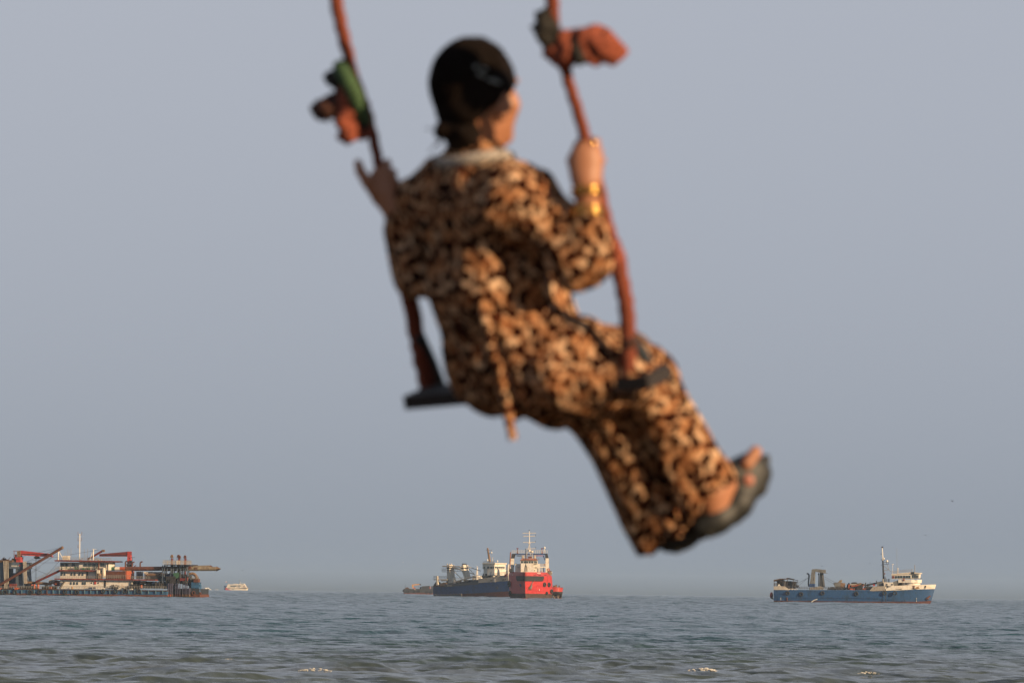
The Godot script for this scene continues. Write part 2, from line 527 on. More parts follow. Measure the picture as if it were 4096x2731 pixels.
func sdf(prims: Array, cell: float, base: Vector3, rough: FastNoiseLite = null, amp := 0.0, along_axis := Vector3.ZERO) -> void:
	var lo := Vector3.ONE * 1e9
	var hi := -lo
	for p in prims:
		if p[0] == 0:
			var m: Vector3 = Vector3.ONE * (maxf(p[3], p[4]) + p[5])
			lo = lo.min(p[1] - m).min(p[2] - m)
			hi = hi.max(p[1] + m).max(p[2] + m)
		elif p[0] == 1:
			var e: float = maxf(p[3].x, maxf(p[3].y, p[3].z)) + p[5]
			lo = lo.min(p[1] - Vector3.ONE * e)
			hi = hi.max(p[1] + Vector3.ONE * e)
	lo -= Vector3.ONE * (cell * 2.0 + amp)
	hi += Vector3.ONE * (cell * 2.0 + amp)
	var nx := int((hi.x - lo.x) / cell) + 2
	var ny := int((hi.y - lo.y) / cell) + 2
	var nz := int((hi.z - lo.z) / cell) + 2
	var f := PackedFloat32Array()
	f.resize(nx * ny * nz)
	f.fill(1.0)
	for p in prims:
		var kind: int = p[0]
		var k: float = p[5]
		var a: Vector3 = p[1]
		var pl := lo
		var ph := hi
		if kind == 0 or kind == 3:
			var m: Vector3 = Vector3.ONE * (maxf(p[3], p[4]) + k + cell * 3.0)
			pl = (a - m).min(p[2] - m)
			ph = (a + m).max(p[2] + m)
		elif kind == 1 or kind == 4:
			var m: Vector3 = Vector3.ONE * (maxf(p[3].x, maxf(p[3].y, p[3].z)) + k + cell * 3.0)
			pl = a - m
			ph = a + m
		var i0 := clampi(int((pl.x - lo.x) / cell), 0, nx - 1)
		var i1 := clampi(int((ph.x - lo.x) / cell) + 1, 0, nx - 1)
		var j0 := clampi(int((pl.y - lo.y) / cell), 0, ny - 1)
		var j1 := clampi(int((ph.y - lo.y) / cell) + 1, 0, ny - 1)
		var k0 := clampi(int((pl.z - lo.z) / cell), 0, nz - 1)
		var k1 := clampi(int((ph.z - lo.z) / cell) + 1, 0, nz - 1)
		var ba := Vector3.ZERO
		var bb := 1.0
		if kind == 0 or kind == 3:
			ba = p[2] - a
			bb = maxf(ba.dot(ba), 1e-9)
		for kk in range(k0, k1 + 1):
			for jj in range(j0, j1 + 1):
				var row := (kk * ny + jj) * nx
				for ii in range(i0, i1 + 1):
					var q := lo + Vector3(ii, jj, kk) * cell
					var d := 0.0
					if kind == 0 or kind == 3:
						var h := clampf((q - a).dot(ba) / bb, 0.0, 1.0)
						d = (q - a - ba * h).length() - lerpf(p[3], p[4], h)
					elif kind == 1 or kind == 4:
						var v: Vector3 = p[2] * (q - a)
						var s: Vector3 = v / p[3]
						var g: float = (s / p[3]).length()
						var l := s.length()
						d = l * (l - 1.0) / g if g > 1e-6 else -0.02
					else:
						d = (q - a).dot(p[2])
					var old := f[row + ii]
					if kind < 2:
						var hh := maxf(k - absf(old - d), 0.0)
						f[row + ii] = minf(old, d) - (hh * hh / (4.0 * k) if k > 0.0 else 0.0)
					elif kind == 2:
						f[row + ii] = maxf(old, d)
					else:
						f[row + ii] = maxf(old, -d)
	if rough:
		for kk in nz:
			for jj in ny:
				var row := (kk * ny + jj) * nx
				for ii in nx:
					if absf(f[row + ii]) < amp + cell * 2.0:
						var q := lo + Vector3(ii, jj, kk) * cell
						f[row + ii] += amp * 1.6 * rough.get_noise_3dv(q - along_axis * (0.78 * q.dot(along_axis)))
	# surface nets
	var at := PackedInt32Array()
	at.resize(nx * ny * nz)
	at.fill(-1)
	var vs := PackedVector3Array()
	var off := [0, 1, nx, nx + 1, nx * ny, nx * ny + 1, nx * ny + nx, nx * ny + nx + 1]
	var corner := [Vector3(0, 0, 0), Vector3(1, 0, 0), Vector3(0, 1, 0), Vector3(1, 1, 0), Vector3(0, 0, 1), Vector3(1, 0, 1), Vector3(0, 1, 1), Vector3(1, 1, 1)]
	var edges := [[0, 1], [2, 3], [4, 5], [6, 7], [0, 2], [1, 3], [4, 6], [5, 7], [0, 4], [1, 5], [2, 6], [3, 7]]
	for kk in nz - 1:
		for jj in ny - 1:
			var row := (kk * ny + jj) * nx
			for ii in nx - 1:
				var o := row + ii
				var v0 := f[o]
				if absf(v0) > cell * 2.5:
					continue
				var inside := 0
				for c in 8:
					if f[o + off[c]] < 0.0:
						inside += 1
				if inside == 0 or inside == 8:
					continue
				var sum := Vector3.ZERO
				var n := 0
				for e in edges:
					var fa := f[o + off[e[0]]]
					var fb := f[o + off[e[1]]]
					if (fa < 0.0) != (fb < 0.0):
						sum += corner[e[0]].lerp(corner[e[1]], fa / (fa - fb))
						n += 1
				at[o] = vs.size()
				vs.push_back(lo + (Vector3(ii, jj, kk) + sum / n) * cell - base)
	var ns := PackedVector3Array()
	ns.resize(vs.size())
	var quads := PackedInt32Array()
	var across := [[1, nx, nx * ny], [nx, nx * ny, 1], [nx * ny, 1, nx]]
	for kk in range(1, nz - 1):
		for jj in range(1, ny - 1):
			var row := (kk * ny + jj) * nx
			for ii in range(1, nx - 1):
				var o := row + ii
				var fo := f[o]
				if absf(fo) > cell * 2.5:
					continue
				for ax in 3:
					var s: Array = across[ax]
					if (fo < 0.0) == (f[o + s[0]] < 0.0):
						continue
					var qa := at[o]
					var qb := at[o - s[1]]
					var qc := at[o - s[1] - s[2]]
					var qd := at[o - s[2]]
					if qa < 0 or qb < 0 or qc < 0 or qd < 0:
						continue
					if fo < 0.0:
						quads.append_array([qa, qb, qc, qd])
					else:
						quads.append_array([qd, qc, qb, qa])
					var nn := (vs[qc] - vs[qa]).cross(vs[qd] - vs[qb])
					if fo >= 0.0:
						nn = -nn
					ns[qa] += nn; ns[qb] += nn; ns[qc] += nn; ns[qd] += nn
	for i in ns.size():
		ns[i] = ns[i].normalized()
	for i in range(0, quads.size(), 4):
		var a := quads[i]
		var b := quads[i + 1]
		var c := quads[i + 2]
		var d := quads[i + 3]
		T(vs[a], vs[b], vs[c], ns[a], ns[b], ns[c])
		T(vs[a], vs[c], vs[d], ns[a], ns[c], ns[d])

# ------------------------------------------------------------------ ships: measured in the photograph's pixels, built in metres about their own axes
var vo := Vector2.ZERO
var vk := 1.0
var vref := Vector2.ZERO
var mpp := 0.1
var va := 0.0
var ship: Node3D

func V(zx: float, zy: float, zl := 0.0) -> Vector3:
	var px := vo.x + zx / vk - vref.x
	var py := vo.y + zy / vk - vref.y
	return Vector3(((px + py * ROLL) * mpp + zl * sin(va)) / cos(va), (px * ROLL - py) * mpp, zl)

func view(ox: float, oy: float, k: float) -> void:
	vo = Vector2(ox, oy)
	vk = k

func at_sea(px: float, py: float, dist: float) -> Vector3:
	return Vector3(((px - 2048.0) + (py - 2374.0) * ROLL) / F4 * dist * 0.9985, 0.12, -dist)

func new_ship(called: String, label: String, category: String, px: float, py: float, dist: float, a: float) -> void:
	vref = Vector2(px, py)
	mpp = dist * 0.9985 / F4
	va = a
	ship = thing(called, label, category, at_sea(px, py, dist), -a)

func bx(x0: float, y0: float, x1: float, y1: float, z0: float, z1: float) -> void:   # box: picture corners of its near face, far and near side
	var m := (x0 + x1) * 0.5
	box(Vector3(V(x0, y0, z1).x, V(m, y1, z1).y, z0), Vector3(V(x1, y0, z1).x, V(m, y0, z1).y, z1))

func po(pts: Array, z0: float, z1: float) -> void:
	var q := []
	for i in range(0, pts.size(), 2):
		q.push_back(V(pts[i], pts[i + 1], z1))
	prism(q, Vector3(0, 0, z0 - z1))

func ln(x0: float, y0: float, x1: float, y1: float, z: float, r: float, n := 6, z2 := 1e9) -> void:
	bar(V(x0, y0, z), V(x1, y1, z if z2 > 1e8 else z2), r, n)

func tu(pts: Array, z: float, r: float, n := 10) -> void:
	var q := []
	for i in range(0, pts.size(), 2):
		q.push_back(V(pts[i], pts[i + 1], z))
	tube(along(q, r * 0.8) if q.size() > 2 else q, r, n)

func part(called: String, m: String, label := "", parent: Node = null) -> MeshInstance3D:
	return done(called, M[m], parent if parent else ship, label)

func panes(list: Array, y0: float, y1: float, z: float, parent: Node = null, depth := 0.12) -> void:   # windows: x0, x1, x0, x1 ...
	for i in range(0, list.size(), 2):
		bx(list[i], y0, list[i + 1], y1, z - 0.1, z + depth)
		part("window", "glass", "", parent)

func tyres(list: Array, z: float, big: float, small: float) -> void:
	for i in range(0, list.size(), 2):
		ring(V(list[i], list[i + 1], z + small), Vector3.RIGHT, Vector3.UP, big, small, 14, 6)
		part("tyre_fender", "rubber")

func fence(x0: float, y0: float, x1: float, y1: float, tall: float, z: float, n: int, r := 0.04) -> void:   # handrail: feet line and height in picture units
	for k in n + 1:
		var t := float(k) / n
		ln(lerpf(x0, x1, t), lerpf(y0, y1, t), lerpf(x0, x1, t), lerpf(y0, y1, t) - tall, z, r, 4)
	for h in [1.0, 0.55]:
		ln(x0, y0 - tall * h, x1, y1 - tall * h, z, r, 4)

func clutter(x0: float, y0: float, x1: float, y1: float, z0: float, z1: float, n: int, sd: int, lo: float, hi: float) -> void:   # small deck machinery
	rng.seed = sd
	for i in n:
		var x := rng.randf_range(x0, x1)
		var t := (x - x0) / (x1 - x0)
		var foot := V(x, lerpf(y0, y1, t), rng.randf_range(z0, z1))
		var h := rng.randf_range(lo, hi)
		var wd := rng.randf_range(0.25, 0.9) * minf(h, 1.6)
		match rng.randi() % 4:
			0:
				box(foot - Vector3(wd, 0, wd), foot + Vector3(wd, h, wd))
			1:
				bar(foot, foot + Vector3(rng.randf_range(-0.3, 0.3), h * 1.2, 0), wd * 0.2 + 0.05, 6)
			2:
				bar(foot + Vector3(-wd, h * 0.4, 0), foot + Vector3(wd, h * 0.4, 0), minf(h * 0.35, 0.4), 8)
			3:
				bar(foot + Vector3(-wd, 0, 0), foot + Vector3(wd, h, 0), 0.07, 5)

func words(said: String, tall: float, at: Vector3, m: String, tilt := 0.0, turn := 0.0) -> void:
	var t := TextMesh.new()
	var fo := SystemFont.new()
	fo.font_names = PackedStringArray(["Droid Sans"])
	fo.font_weight = 700
	t.font = fo
	t.text = said
	t.font_size = 32
	t.pixel_size = tall / 23.0
	t.depth = 0.06
	t.material = M[m]
	var o := MeshInstance3D.new()
	o.mesh = t
	put(o, "lettering", ship)
	o.position = at
	o.rotation = Vector3(0, turn, tilt)

func side_hull(stations: Array, called: String, m: String, label := "") -> void:   # stations: x_top, y_top, x_bottom, y_bottom, half width top, half width bottom (metres)
	var near := []
	var far := []
	var mid := Vector3.ZERO
	for s in stations:
		var a := V(s[0], s[1], s[4])
		var b := V(s[2], s[3], s[5])
		var rn := PackedVector3Array()
		var rf := PackedVector3Array()
		for k in 4:
			var p := a.lerp(b, k / 3.0)
			rn.push_back(p)
			rf.push_back(Vector3(p.x, p.y, -p.z))
		near.push_back(rn)
		far.push_back(rf)
		mid += Vector3(a.x + b.x, a.y + b.y, 0) * 0.5
	mid /= stations.size()
	loft(near, mid, true)
	loft(far, mid, true)
	for i in stations.size() - 1:
		Q(near[i][0], near[i + 1][0], far[i + 1][0], far[i][0], Vector3.UP)
	QO(near[0][0], near[0][3], far[0][3], far[0][0], mid)
	QO(near[-1][0], near[-1][3], far[-1][3], far[-1][0], mid)
	part(called, m, label)

# ------------------------------------------------------------------ the dredger at the left edge
func build_dredger() -> void:
	new_ship("dredger", "rusty blue dredger with white deckhouse, red cranes and a long pipe, at left edge", "dredger", 325, 2383.4, 1074, 0.18)
	view(0, 2080, 4.612)
	bx(-900, 1300, 3172, 1440, -7, 4.2)
	part("hull", "barge_blue")
	bx(-900, 1281, 3176, 1299, -7.1, 4.35)
	part("rubbing_strake", "boot_brown")
	bx(-900, 1366, 3176, 1412, -7.1, 4.3)
	part("boot_stripe", "rust")
	for x in [-60, 100, 225, 330, 460, 578, 695, 812, 935, 1050, 1165, 1282, 1400, 1517, 1640, 1755, 1872, 1990, 2110, 2226, 2345, 2462, 2580, 2705, 2830, 2965, 3095]:
		bx(x - 5, 1299, x + 6, 1367, 4.0, 4.5)
		part("hull_rib", "rust" if x == 935 else "rib_blue")
	tyres([40, 1340, 152, 1340, 335, 1342, 628, 1340, 800, 1336, 1275, 1330, 1500, 1342, 1985, 1322, 2222, 1322, 2398, 1318, 2650, 1318], 4.3, 0.42, 0.15)
	fence(-60, 1283, 1160, 1283, 52, 4.1, 26, 0.035)
	fence(1200, 1283, 3160, 1283, 52, 4.1, 40, 0.035)
	part("railing", "rail")
	# grey gantry house
	bx(-400, 790, 118, 1283, -5, 2.5)
	part("winch_house", "grey_blue")
	bx(195, 785, 475, 906, -5, 2.5)
	part("gantry_beam", "grey_blue")
	po([330, 906, 452, 906, 480, 1283, 330, 1283], -5, 2.3)
	part("gantry_leg", "grey_blue", "dark blue grey leg of the gantry")
	bx(215, 985, 330, 1180, -4, 0.0)
	part("cabin", "blue")
	bx(-200, 745, 260, 790, -4, 2.7)
	clutter(-150, 745, 300, 760, -3, 2, 14, 4, 0.3, 0.9)
	part("winch", "heap")
	for i in 4:
		ln(108 + i * 26, 765, 130 + i * 24, 1283, 2.9, 0.10, 6)
		part("guide_pipe", "dirty_white")
		ln(474 + i * 18, 770, 500 + i * 16, 1180, 2.9, 0.09, 6)
		part("guide_pipe", "dirty_white")
	words("PERSIA 1", 0.30, V(318, 858, 2.52), "paint_white")
	po([395, 838, 402, 834, 409, 838, 416, 834, 424, 838, 421, 850, 410, 864, 399, 850], 2.48, 2.56)
	part("emblem", "crane_red", "small red mark on the gantry beam")
	# cranes
	bx(325, 700, 410, 795, -1, 1)
	po([300, 700, 412, 690, 405, 735, 320, 735], -1.2, 1.2)
	part("crane_pedestal", "crane_red", "red crane pedestal on the gantry")
	po([340, 578, 402, 572, 402, 690, 340, 695], -0.8, 0.8)
	part("crane_head", "tan_metal")
	ln(270, 578, 345, 578, 0.6, 0.07); ln(283, 578, 283, 700, 0.6, 0.07); bx(298, 640, 318, 700, 0, 0.8)
	part("crane_ladder", "dark_red")
	po([388, 572, 420, 570, 965, 632, 1000, 685, 1000, 692, 388, 655], -0.5, 0.55)
	part("crane_boom", "crane_red", "bright red crane boom")
	bx(400, 633, 960, 641, 0.4, 0.65)
	po([650, 700, 690, 668, 730, 680, 772, 708, 735, 722, 680, 728], -0.4, 0.5)
	ln(683, 720, 683, 1150, 0.1, 0.03, 4); ln(700, 720, 700, 1150, 0.1, 0.03, 4)
	part("hook_block", "iron")
	tu([-80, 1272, 1205, 525], 3.0, 0.315, 14)
	part("boom", "rust", "long rust red boom over the left deck")
	ball(V(1208, 522, 3.0), Vector3(0.4, 0.4, 0.4), 8)
	part("boom_tip", "tan_metal")
	tu([715, 1150, 1165, 940], 2.2, 0.28, 12)
	part("boom", "dark_red")
	fence(720, 1140, 1150, 928, 55, 2.3, 10, 0.03)
	part("railing", "rail")
	tu([1630, 735, 1925, 570], -4.0, 0.25, 10)
	part("boom", "dark_red", "boom behind the bridge")
	bx(1905, 552, 1950, 598, -4.3, -3.7)
	part("boom_tip", "tan_metal", "", null)
	# deckhouse
	bx(1170, 1118, 2524, 1283, -4.5, 3.0)
	var lower := part("deckhouse", "white", "lowest storey of the white deckhouse")
	bx(1070, 1094, 2960, 1118, -5.2, 3.7)
	part("deck_edge", "roof_red")
	bx(1165, 955, 1830, 1094, -4.2, 2.0)
	var middle := part("deckhouse", "white", "middle storey of the white deckhouse")
	bx(1657, 955, 1690, 1094, 1.9, 2.06)
	part("doorway", "iron", "", middle)
	bx(1150, 930, 1875, 955, -4.8, 2.9)
	part("deck_edge", "roof_red")
	bx(1158, 790, 1520, 930, -4.2, 1.5)
	bx(1520, 786, 2062, 930, -4.2, 2.2)
	var bridge := part("bridge", "white")
	po([1055, 752, 1130, 745, 2140, 762, 2178, 772, 2170, 786, 2080, 790, 1080, 772], -5.0, 3.2)
	part("bridge_roof", "roof_red")
	panes([1176, 1236, 1255, 1312, 1380, 1440], 805, 865, 1.5, bridge)
	panes([1610, 1670, 1690, 1750, 1768, 1828, 1846, 1886, 1925, 1986], 812, 869, 2.2, bridge)
	panes([1184, 1212, 1240, 1264, 1370, 1394, 1428, 1454, 1515, 1541, 1577, 1603], 980, 1030, 2.0, middle)
	panes([1368, 1391, 1426, 1450, 1484, 1509, 1590, 1612, 1632, 1656], 1152, 1199, 3.0, lower)
	for x in [1762, 1887]:
		ring(V(x, 1170, 3.03), Vector3.RIGHT, Vector3.UP, 0.1, 0.08, 10, 5)
		part("porthole", "iron", "", lower)
	bx(1814, 1142, 1846, 1194, 2.9, 3.15)
	part("life_raft_box", "crane_red", "", lower)
	bx(1997, 1126, 2031, 1255, 2.9, 3.06)
	part("doorway", "black", "", lower)
	fence(1080, 930, 2060, 932, 62, 2.8, 30, 0.035)
	fence(1080, 1094, 2300, 1094, 55, 3.5, 36, 0.035)
	fence(1120, 750, 2130, 762, 50, 2.9, 34, 0.03)
	part("railing", "rail")
	tu([1160, 1270, 1245, 1140], 3.4, 0.12, 6)
	tu([1180, 1276, 1262, 1145], 3.4, 0.08, 6)
	part("stair", "iron")
	ln(1512, 720, 1513, 262, 0, 0.12, 8)
	part("mast", "paint_white")
	for y in [285, 390, 520]:
		ln(1475, y, (1555 if y < 500 else 1512), y, 0, 0.04, 5)
		ln(1480, y, 1480, y - 60, 0, 0.05, 5); ln(1552 if y < 500 else 1505, y, 1552 if y < 500 else 1505, y - 60, 0, 0.05, 5)
		part("antenna", "tan_metal")
	for q in [[1295, 530, 740], [1355, 530, 690], [1605, 540, 745], [1668, 536, 745], [1322, 610, 745], [1637, 640, 745], [1245, 600, 690]]:
		ln(q[0], q[1], q[0], q[2], 0.5, 0.045, 5)
		part("antenna", "rail")
	ln(1124, 535, 1124, 750, 1.5, 0.14, 8); ln(1140, 590, 1195, 700, 1.5, 0.07)
	part("derrick_post", "paint_white")
	ln(1778, 552, 1776, 748, 1.0, 0.14, 8); ln(1765, 590, 1715, 748, 1.0, 0.07)
	ln(1750, 545, 1835, 548, 1.0, 0.05)
	part("derrick_post", "paint_white")
	bx(1200, 668, 1300, 742, -1, 1)
	part("roof_box", "cream")
	clutter(1160, 752, 2050, 765, -2, 2, 18, 12, 0.25, 0.7)
	part("roof_fitting", "dirty_white").set_meta("kind", "stuff")
	clutter(1190, 930, 1840, 930, 2.0, 2.7, 12, 15, 0.3, 0.9)
	part("deck_fitting", "tarp_green").set_meta("kind", "stuff")
	# funnel side
	tu([1890, 935, 1892, 820, 1900, 800, 1925, 790], 2.8, 0.17, 10)
	part("exhaust", "rust")
	tu([2060, 975, 2062, 800], 2.6, 0.15, 10)
	part("exhaust", "iron")
	bx(1860, 930, 1910, 992, 2.2, 3.3)
	part("vent", "cream")
	tu([1905, 995, 1905, 1092], 3.0, 0.5, 14)
	part("drum", "tan_metal", "tan drum beside the exhaust")
	tu([1988, 890, 1988, 1075], 2.6, 0.45, 14)
	part("drum", "cream")
	# foredeck things
	bx(-20, 1262, 66, 1290, 3.0, 4.6)
	part("deck_box", "orange")
	bx(330, 1256, 388, 1292, 3.0, 4.6)
	part("deck_box", "orange")
	bx(222, 1182, 346, 1256, 2.2, 3.2)
	part("deck_box", "roof_red")
	for x in [645, 690, 762]:
		tu([x, 1195, x, 1276], 3.2, 0.28, 10)
		part("winch", "orange")
	clutter(380, 1283, 1060, 1283, -2, 3, 24, 21, 0.4, 1.3)
	part("deck_machinery", "iron").set_meta("kind", "stuff")
	tu([490, 1166, 700, 1168, 1000, 1192], 1.6, 0.33, 12)
	part("pipe", "tan_metal")
	tu([955, 1150, 1090, 1150], 1.0, 0.5, 14)
	part("drum", "dirty_white")
	po([1045, 1150, 1090, 1118, 1160, 1140, 1160, 1222, 1100, 1230, 1045, 1205], 1.0, 2.4)
	part("funnel", "dark_red")
	ball(V(1090, 1190, 2.5), Vector3(0.2, 0.2, 0.1), 8)
	part("lamp", "orange")
	bx(968, 1240, 1012, 1276, 3.0, 3.8)
	part("deck_box", "orange")
	tu([1404, 1238, 1404, 1280], 3.6, 0.19, 10)
	part("barrel", "yellow")
	for x in [1735, 1760, 1822]:
		tu([x, 1244, x, 1278], 3.7, 0.3, 10)
		part("barrel", "navy")
	tu([2120, 1276, 2140, 1215, 2190, 1222, 2240, 1210, 2290, 1250], 3.7, 0.07, 6)
	part("hose", "iron")
	clutter(2100, 1283, 2520, 1283, 3.2, 3.9, 10, 33, 0.3, 1.0)
	part("deck_machinery", "iron").set_meta("kind", "stuff")
	# cables
	for q in [[400, 690, 1200, 510], [500, 790, 1110, 545], [540, 772, 1120, 690], [545, 800, 1110, 795], [300, 770, 930, 1010], [540, 1030, 1100, 640], [830, 1120, 1160, 760], [1350, 650, 1900, 560], [560, 1040, 800, 880]]:
		ln(q[0], q[1], q[2], q[3], 2.5, 0.03, 4)
		part("cable", "wire")
	# ---- right half
	view(450, 2080, 3.92)
	po([-178, 540, -30, 528, 270, 503, 320, 503, 320, 560, 270, 578, -178, 577], -3.5, -2.3)
	part("crane_boom", "dark_red", "dull red crane boom behind the bridge roof")
	bx(-170, 555, 268, 562, -2.5, -2.2)
	part("crane_boom_web", "iron")
	bx(270, 500, 318, 692, -3.6, -2.2)
	part("crane_pedestal", "crane_red", "red crane column above the pipe")
	po([252, 695, 338, 695, 322, 740, 268, 740], -3.6, -1.6)
	bx(306, 640, 340, 690, -2.2, -1.5)
	ln(350, 595, 350, 700, -2, 0.05); ln(325, 594, 390, 594, -2, 0.05)
	part("crane_base", "iron")
	tu([-10, 772, 82, 771], -1.2, 0.44, 14)
	part("tank", "tarp_green")
	tu([82, 771, 160, 771], -1.2, 0.44, 14)
	part("tank", "paint_white")
	tu([160, 771, 235, 771], -1.2, 0.44, 14)
	part("tank", "orange")
	bx(-42, 808, 272, 932, -4, 2.6)
	part("cabin", "rust", "brown cabin amidships")
	bx(272, 808, 292, 932, -4, 2.6)
	part("cabin_end", "orange")
	bx(215, 796, 300, 808, -3, 2.0)
	part("hatch", "tan_metal")
	for q in [[245, 650], [352, 665], [480, 660]]:
		tu([q[0], 745, q[0], q[1] + 30, q[0] + 8, q[1] + 10, q[0] + 36, q[1]], -1.5, 0.17, 10)
		part("exhaust", "rust")
	tu([385, 745, 390, 728, 415, 722], -1.5, 0.1, 8)
	part("exhaust", "rust")
	tu([228, 772, 700, 770, 1030, 766], -1.5, 0.50, 18)
	part("spud_pipe", "rust", "rust brown half of the long pipe")
	tu([1030, 766, 1170, 763], -1.5, 0.515, 18)
	part("spud_pipe", "tan_metal")
	tu([1170, 763, 1590, 752], -1.5, 0.52, 18)
	var pale := part("spud_pipe", "pale_green", "pale half of the long pipe")
	tube([V(1590, 752, -1.5), V(1600, 752, -1.5), V(1652, 757, -1.5)], [0.52, 0.5, 0.06], 4)
	part("pipe_tip", "rust")
	tu([860, 778, 1700, 774], 1.0, 0.47, 18)
	part("spud_pipe", "pale_green", "nearer pale pipe with a pointed end")
	tu([845, 777, 1040, 777], 1.0, 0.482, 18)
	part("pipe_sleeve", "rust")
	bx(1248, 728, 1302, 780, 1.32, 1.5)
	part("rust_patch", "rust")
	tube([V(1696, 774, 1.0), V(1704, 774, 1.0), V(1772, 775, 1.0)], [0.56, 0.56, 0.05], 4)
	part("pipe_tip", "tan_metal")
	words("01", 0.5, V(1375, 768, 1.5), "rust", 0.0)
	# stern tower
	bx(885, 706, 1300, 719, -4, 3)
	part("platform", "iron")
	fence(865, 706, 1300, 712, 62, 2.9, 26, 0.05)
	part("railing", "dirty_white")
	fence(880, 706, 1290, 712, 62, -3.5, 16, 0.04)
	part("railing", "dirty_white")
	for x in [1082, 1098, 1118]:
		bx(x - 5, 645, x + 5, 706, 2.7, 3.0)
		part("post", "cream")
	for q in [[995, 580, "tan_metal", 0.37], [1098, 580, "rust", 0.36], [1114, 590, "rust", 0.36], [1203, 588, "rust", 0.33]]:
		ring(V(q[0], q[1], 0.8), Vector3.RIGHT * 0.72, Vector3.UP, q[3] * 0.75, 0.16, 16, 6)
		ball(V(q[0], q[1], 0.8), Vector3(0.2, 0.26, 0.1), 8)
		var wh := part("sheave", q[2])
		ln(q[0] - 26, q[1] + 5, q[0] - 32, q[1] + 65, 0.8, 0.03, 4); ln(q[0] + 26, q[1] + 5, q[0] + 30, q[1] + 65, 0.8, 0.03, 4)
		part("cable", "wire", "", wh)
	for x in [992, 1105, 1203]:
		bx(x - 10, 612, x + 10, 1000, 0.4, 1.2)
		part("sheave_post", "dark_red")
	for x in [852, 880, 985, 1020, 1085, 1140, 1190, 1245]:
		bx(x - 5, 719, x + 5, 1010, 1.6, 2.0)
		part("tower_leg", "grey_blue")
		bx(x - 5, 719, x + 5, 1010, -3.2, -2.8)
		part("tower_leg", "iron")
	for q in [[852, 1080, 890, 719], [975, 860, 1005, 719], [1005, 860, 985, 719], [930, 719, 922, 860], [1262, 840, 1290, 940], [835, 1030, 862, 950], [1150, 830, 1110, 720], [1200, 830, 1240, 720]]:
		ln(q[0], q[1], q[2], q[3], 1.9, 0.10, 5)
		part("tower_brace", "grey_blue")
	bx(905, 850, 962, 975, -2, 1.2)
	part("tank", "navy")
	bx(862, 975, 1015, 1085, -3, 1.6)
	part("tower_base", "barge_blue")
	bx(935, 1082, 1440, 1172, -6.5, 2.2)
	part("stern_hull", "dark_hull")
	bx(935, 1168, 1446, 1230, -6.6, 2.3)
	part("boot_stripe", "rust")
	for x in [955, 985, 1012, 1280]:
		bx(x - 10, 1000 if x < 1200 else 1070, x + 10, 1172, 2.0, 2.8)
		part("pile", "violet_blue")
		bx(x - 9, 1172, x + 9, 1206, 2.0, 2.85)
		part("pile_foot", "orange" if x < 1000 else "tan_metal")
	for x in [1066, 1100, 1132, 1178, 1215, 1243]:
		bx(x - 4, 1008, x + 4, 1172, 2.5, 2.9)
		part("ladder_rail", "violet_blue")
		bx(x - 5, 1172, x + 5, 1205, 2.5, 2.9)
		part("pile_foot", "rust" if x < 1150 else "tan_metal")
	for y in [1065, 1080, 1140]:
		bx(1062, y, 1136, y + 8, 2.55, 2.8)
		part("ladder_rung", "violet_blue")
		bx(1174, y, 1247, y + 8, 2.55, 2.8)
		part("ladder_rung", "violet_blue")
	po([1022, 842, 1100, 832, 1128, 850, 1112, 905, 1072, 925, 1040, 905], 1.9, 2.3)
	part("tarpaulin", "tarp_green")
	clutter(900, 1000, 1300, 1000, -1, 2.4, 46, 51, 0.4, 2.2)
	part("deck_machinery", "iron").set_meta("kind", "stuff")
	clutter(1000, 960, 1260, 960, 1, 2.4, 12, 52, 0.3, 1.0)
	part("deck_machinery", "dark_red").set_meta("kind", "stuff")
	clutter(1150, 1000, 1450, 1100, -2, 2.2, 26, 57, 0.5, 1.6)
	part("deck_machinery", "barge_blue").set_meta("kind", "stuff")
	bx(1130, 920, 1330, 1010, -3, 0.5)
	part("machine_house", "iron")
	bx(1270, 960, 1360, 1180, -3, 1.0)
	part("machine_house", "slate")
	tu([1265, 862, 1320, 850, 1362, 865, 1388, 905, 1392, 960], 1.6, 0.36, 14)
	part("elbow_pipe", "tan_metal")
	bx(1348, 930, 1420, 985, 0.5, 2.3)
	part("flange", "rust")
	tu([1365, 985, 1358, 1165], 1.8, 0.30, 12)
	part("pipe", "tan_metal")
	ring(V(1346, 1150, 2.5), Vector3.RIGHT, Vector3.UP, 0.36, 0.13, 16, 6)
	part("pipe_mouth", "rust")
	ln(1418, 905, 1418, 1000, 1.5, 0.12, 8); ln(1380, 995, 1465, 993, 1.5, 0.07)
	part("valve", "iron")
	for q in [[1400, 1000, 1425, 1160], [1430, 1060, 1445, 1160], [1395, 1090, 1440, 1200], [1385, 1060, 1400, 1190]]:
		ln(q[0], q[1], q[2], q[3], 1.9, 0.17, 7)
		part("spar", "barge_blue")
	po([1420, 1150, 1445, 1135, 1472, 1160, 1440, 1172], 1.5, 2.2)
	part("fender_block", "rust")
	fence(1210, 935, 1420, 935, 40, 1.9, 12, 0.04)
	part("railing", "rail")
	# aft deck
	tu([600, 868, 930, 866], 0.8, 0.37, 14)
	part("pipe", "tan_metal")
	bx(590, 885, 850, 955, -3, 1.4)
	part("machine_house", "iron")
	bx(548, 818, 612, 842, -2, 0.6)
	tu([575, 842, 575, 945], 0.2, 0.3, 10)
	part("vent", "cream")
	bx(614, 820, 800, 842, -3, -1)
	part("roof", "dirty_white")
	for x in [435, 470, 490]:
		bx(x - 14, 815, x + 14, 930, -2.5, -1)
		part("locker", "grey_blue")
	bx(395, 962, 470, 1078, -3, 2.0)
	part("machine_house", "slate")
	bx(505, 962, 580, 1010, 1.0, 2.4)
	part("blower_box", "dirty_white")
	ring(V(550, 988, 2.45), Vector3.RIGHT, Vector3.UP, 0.2, 0.06, 12, 5)
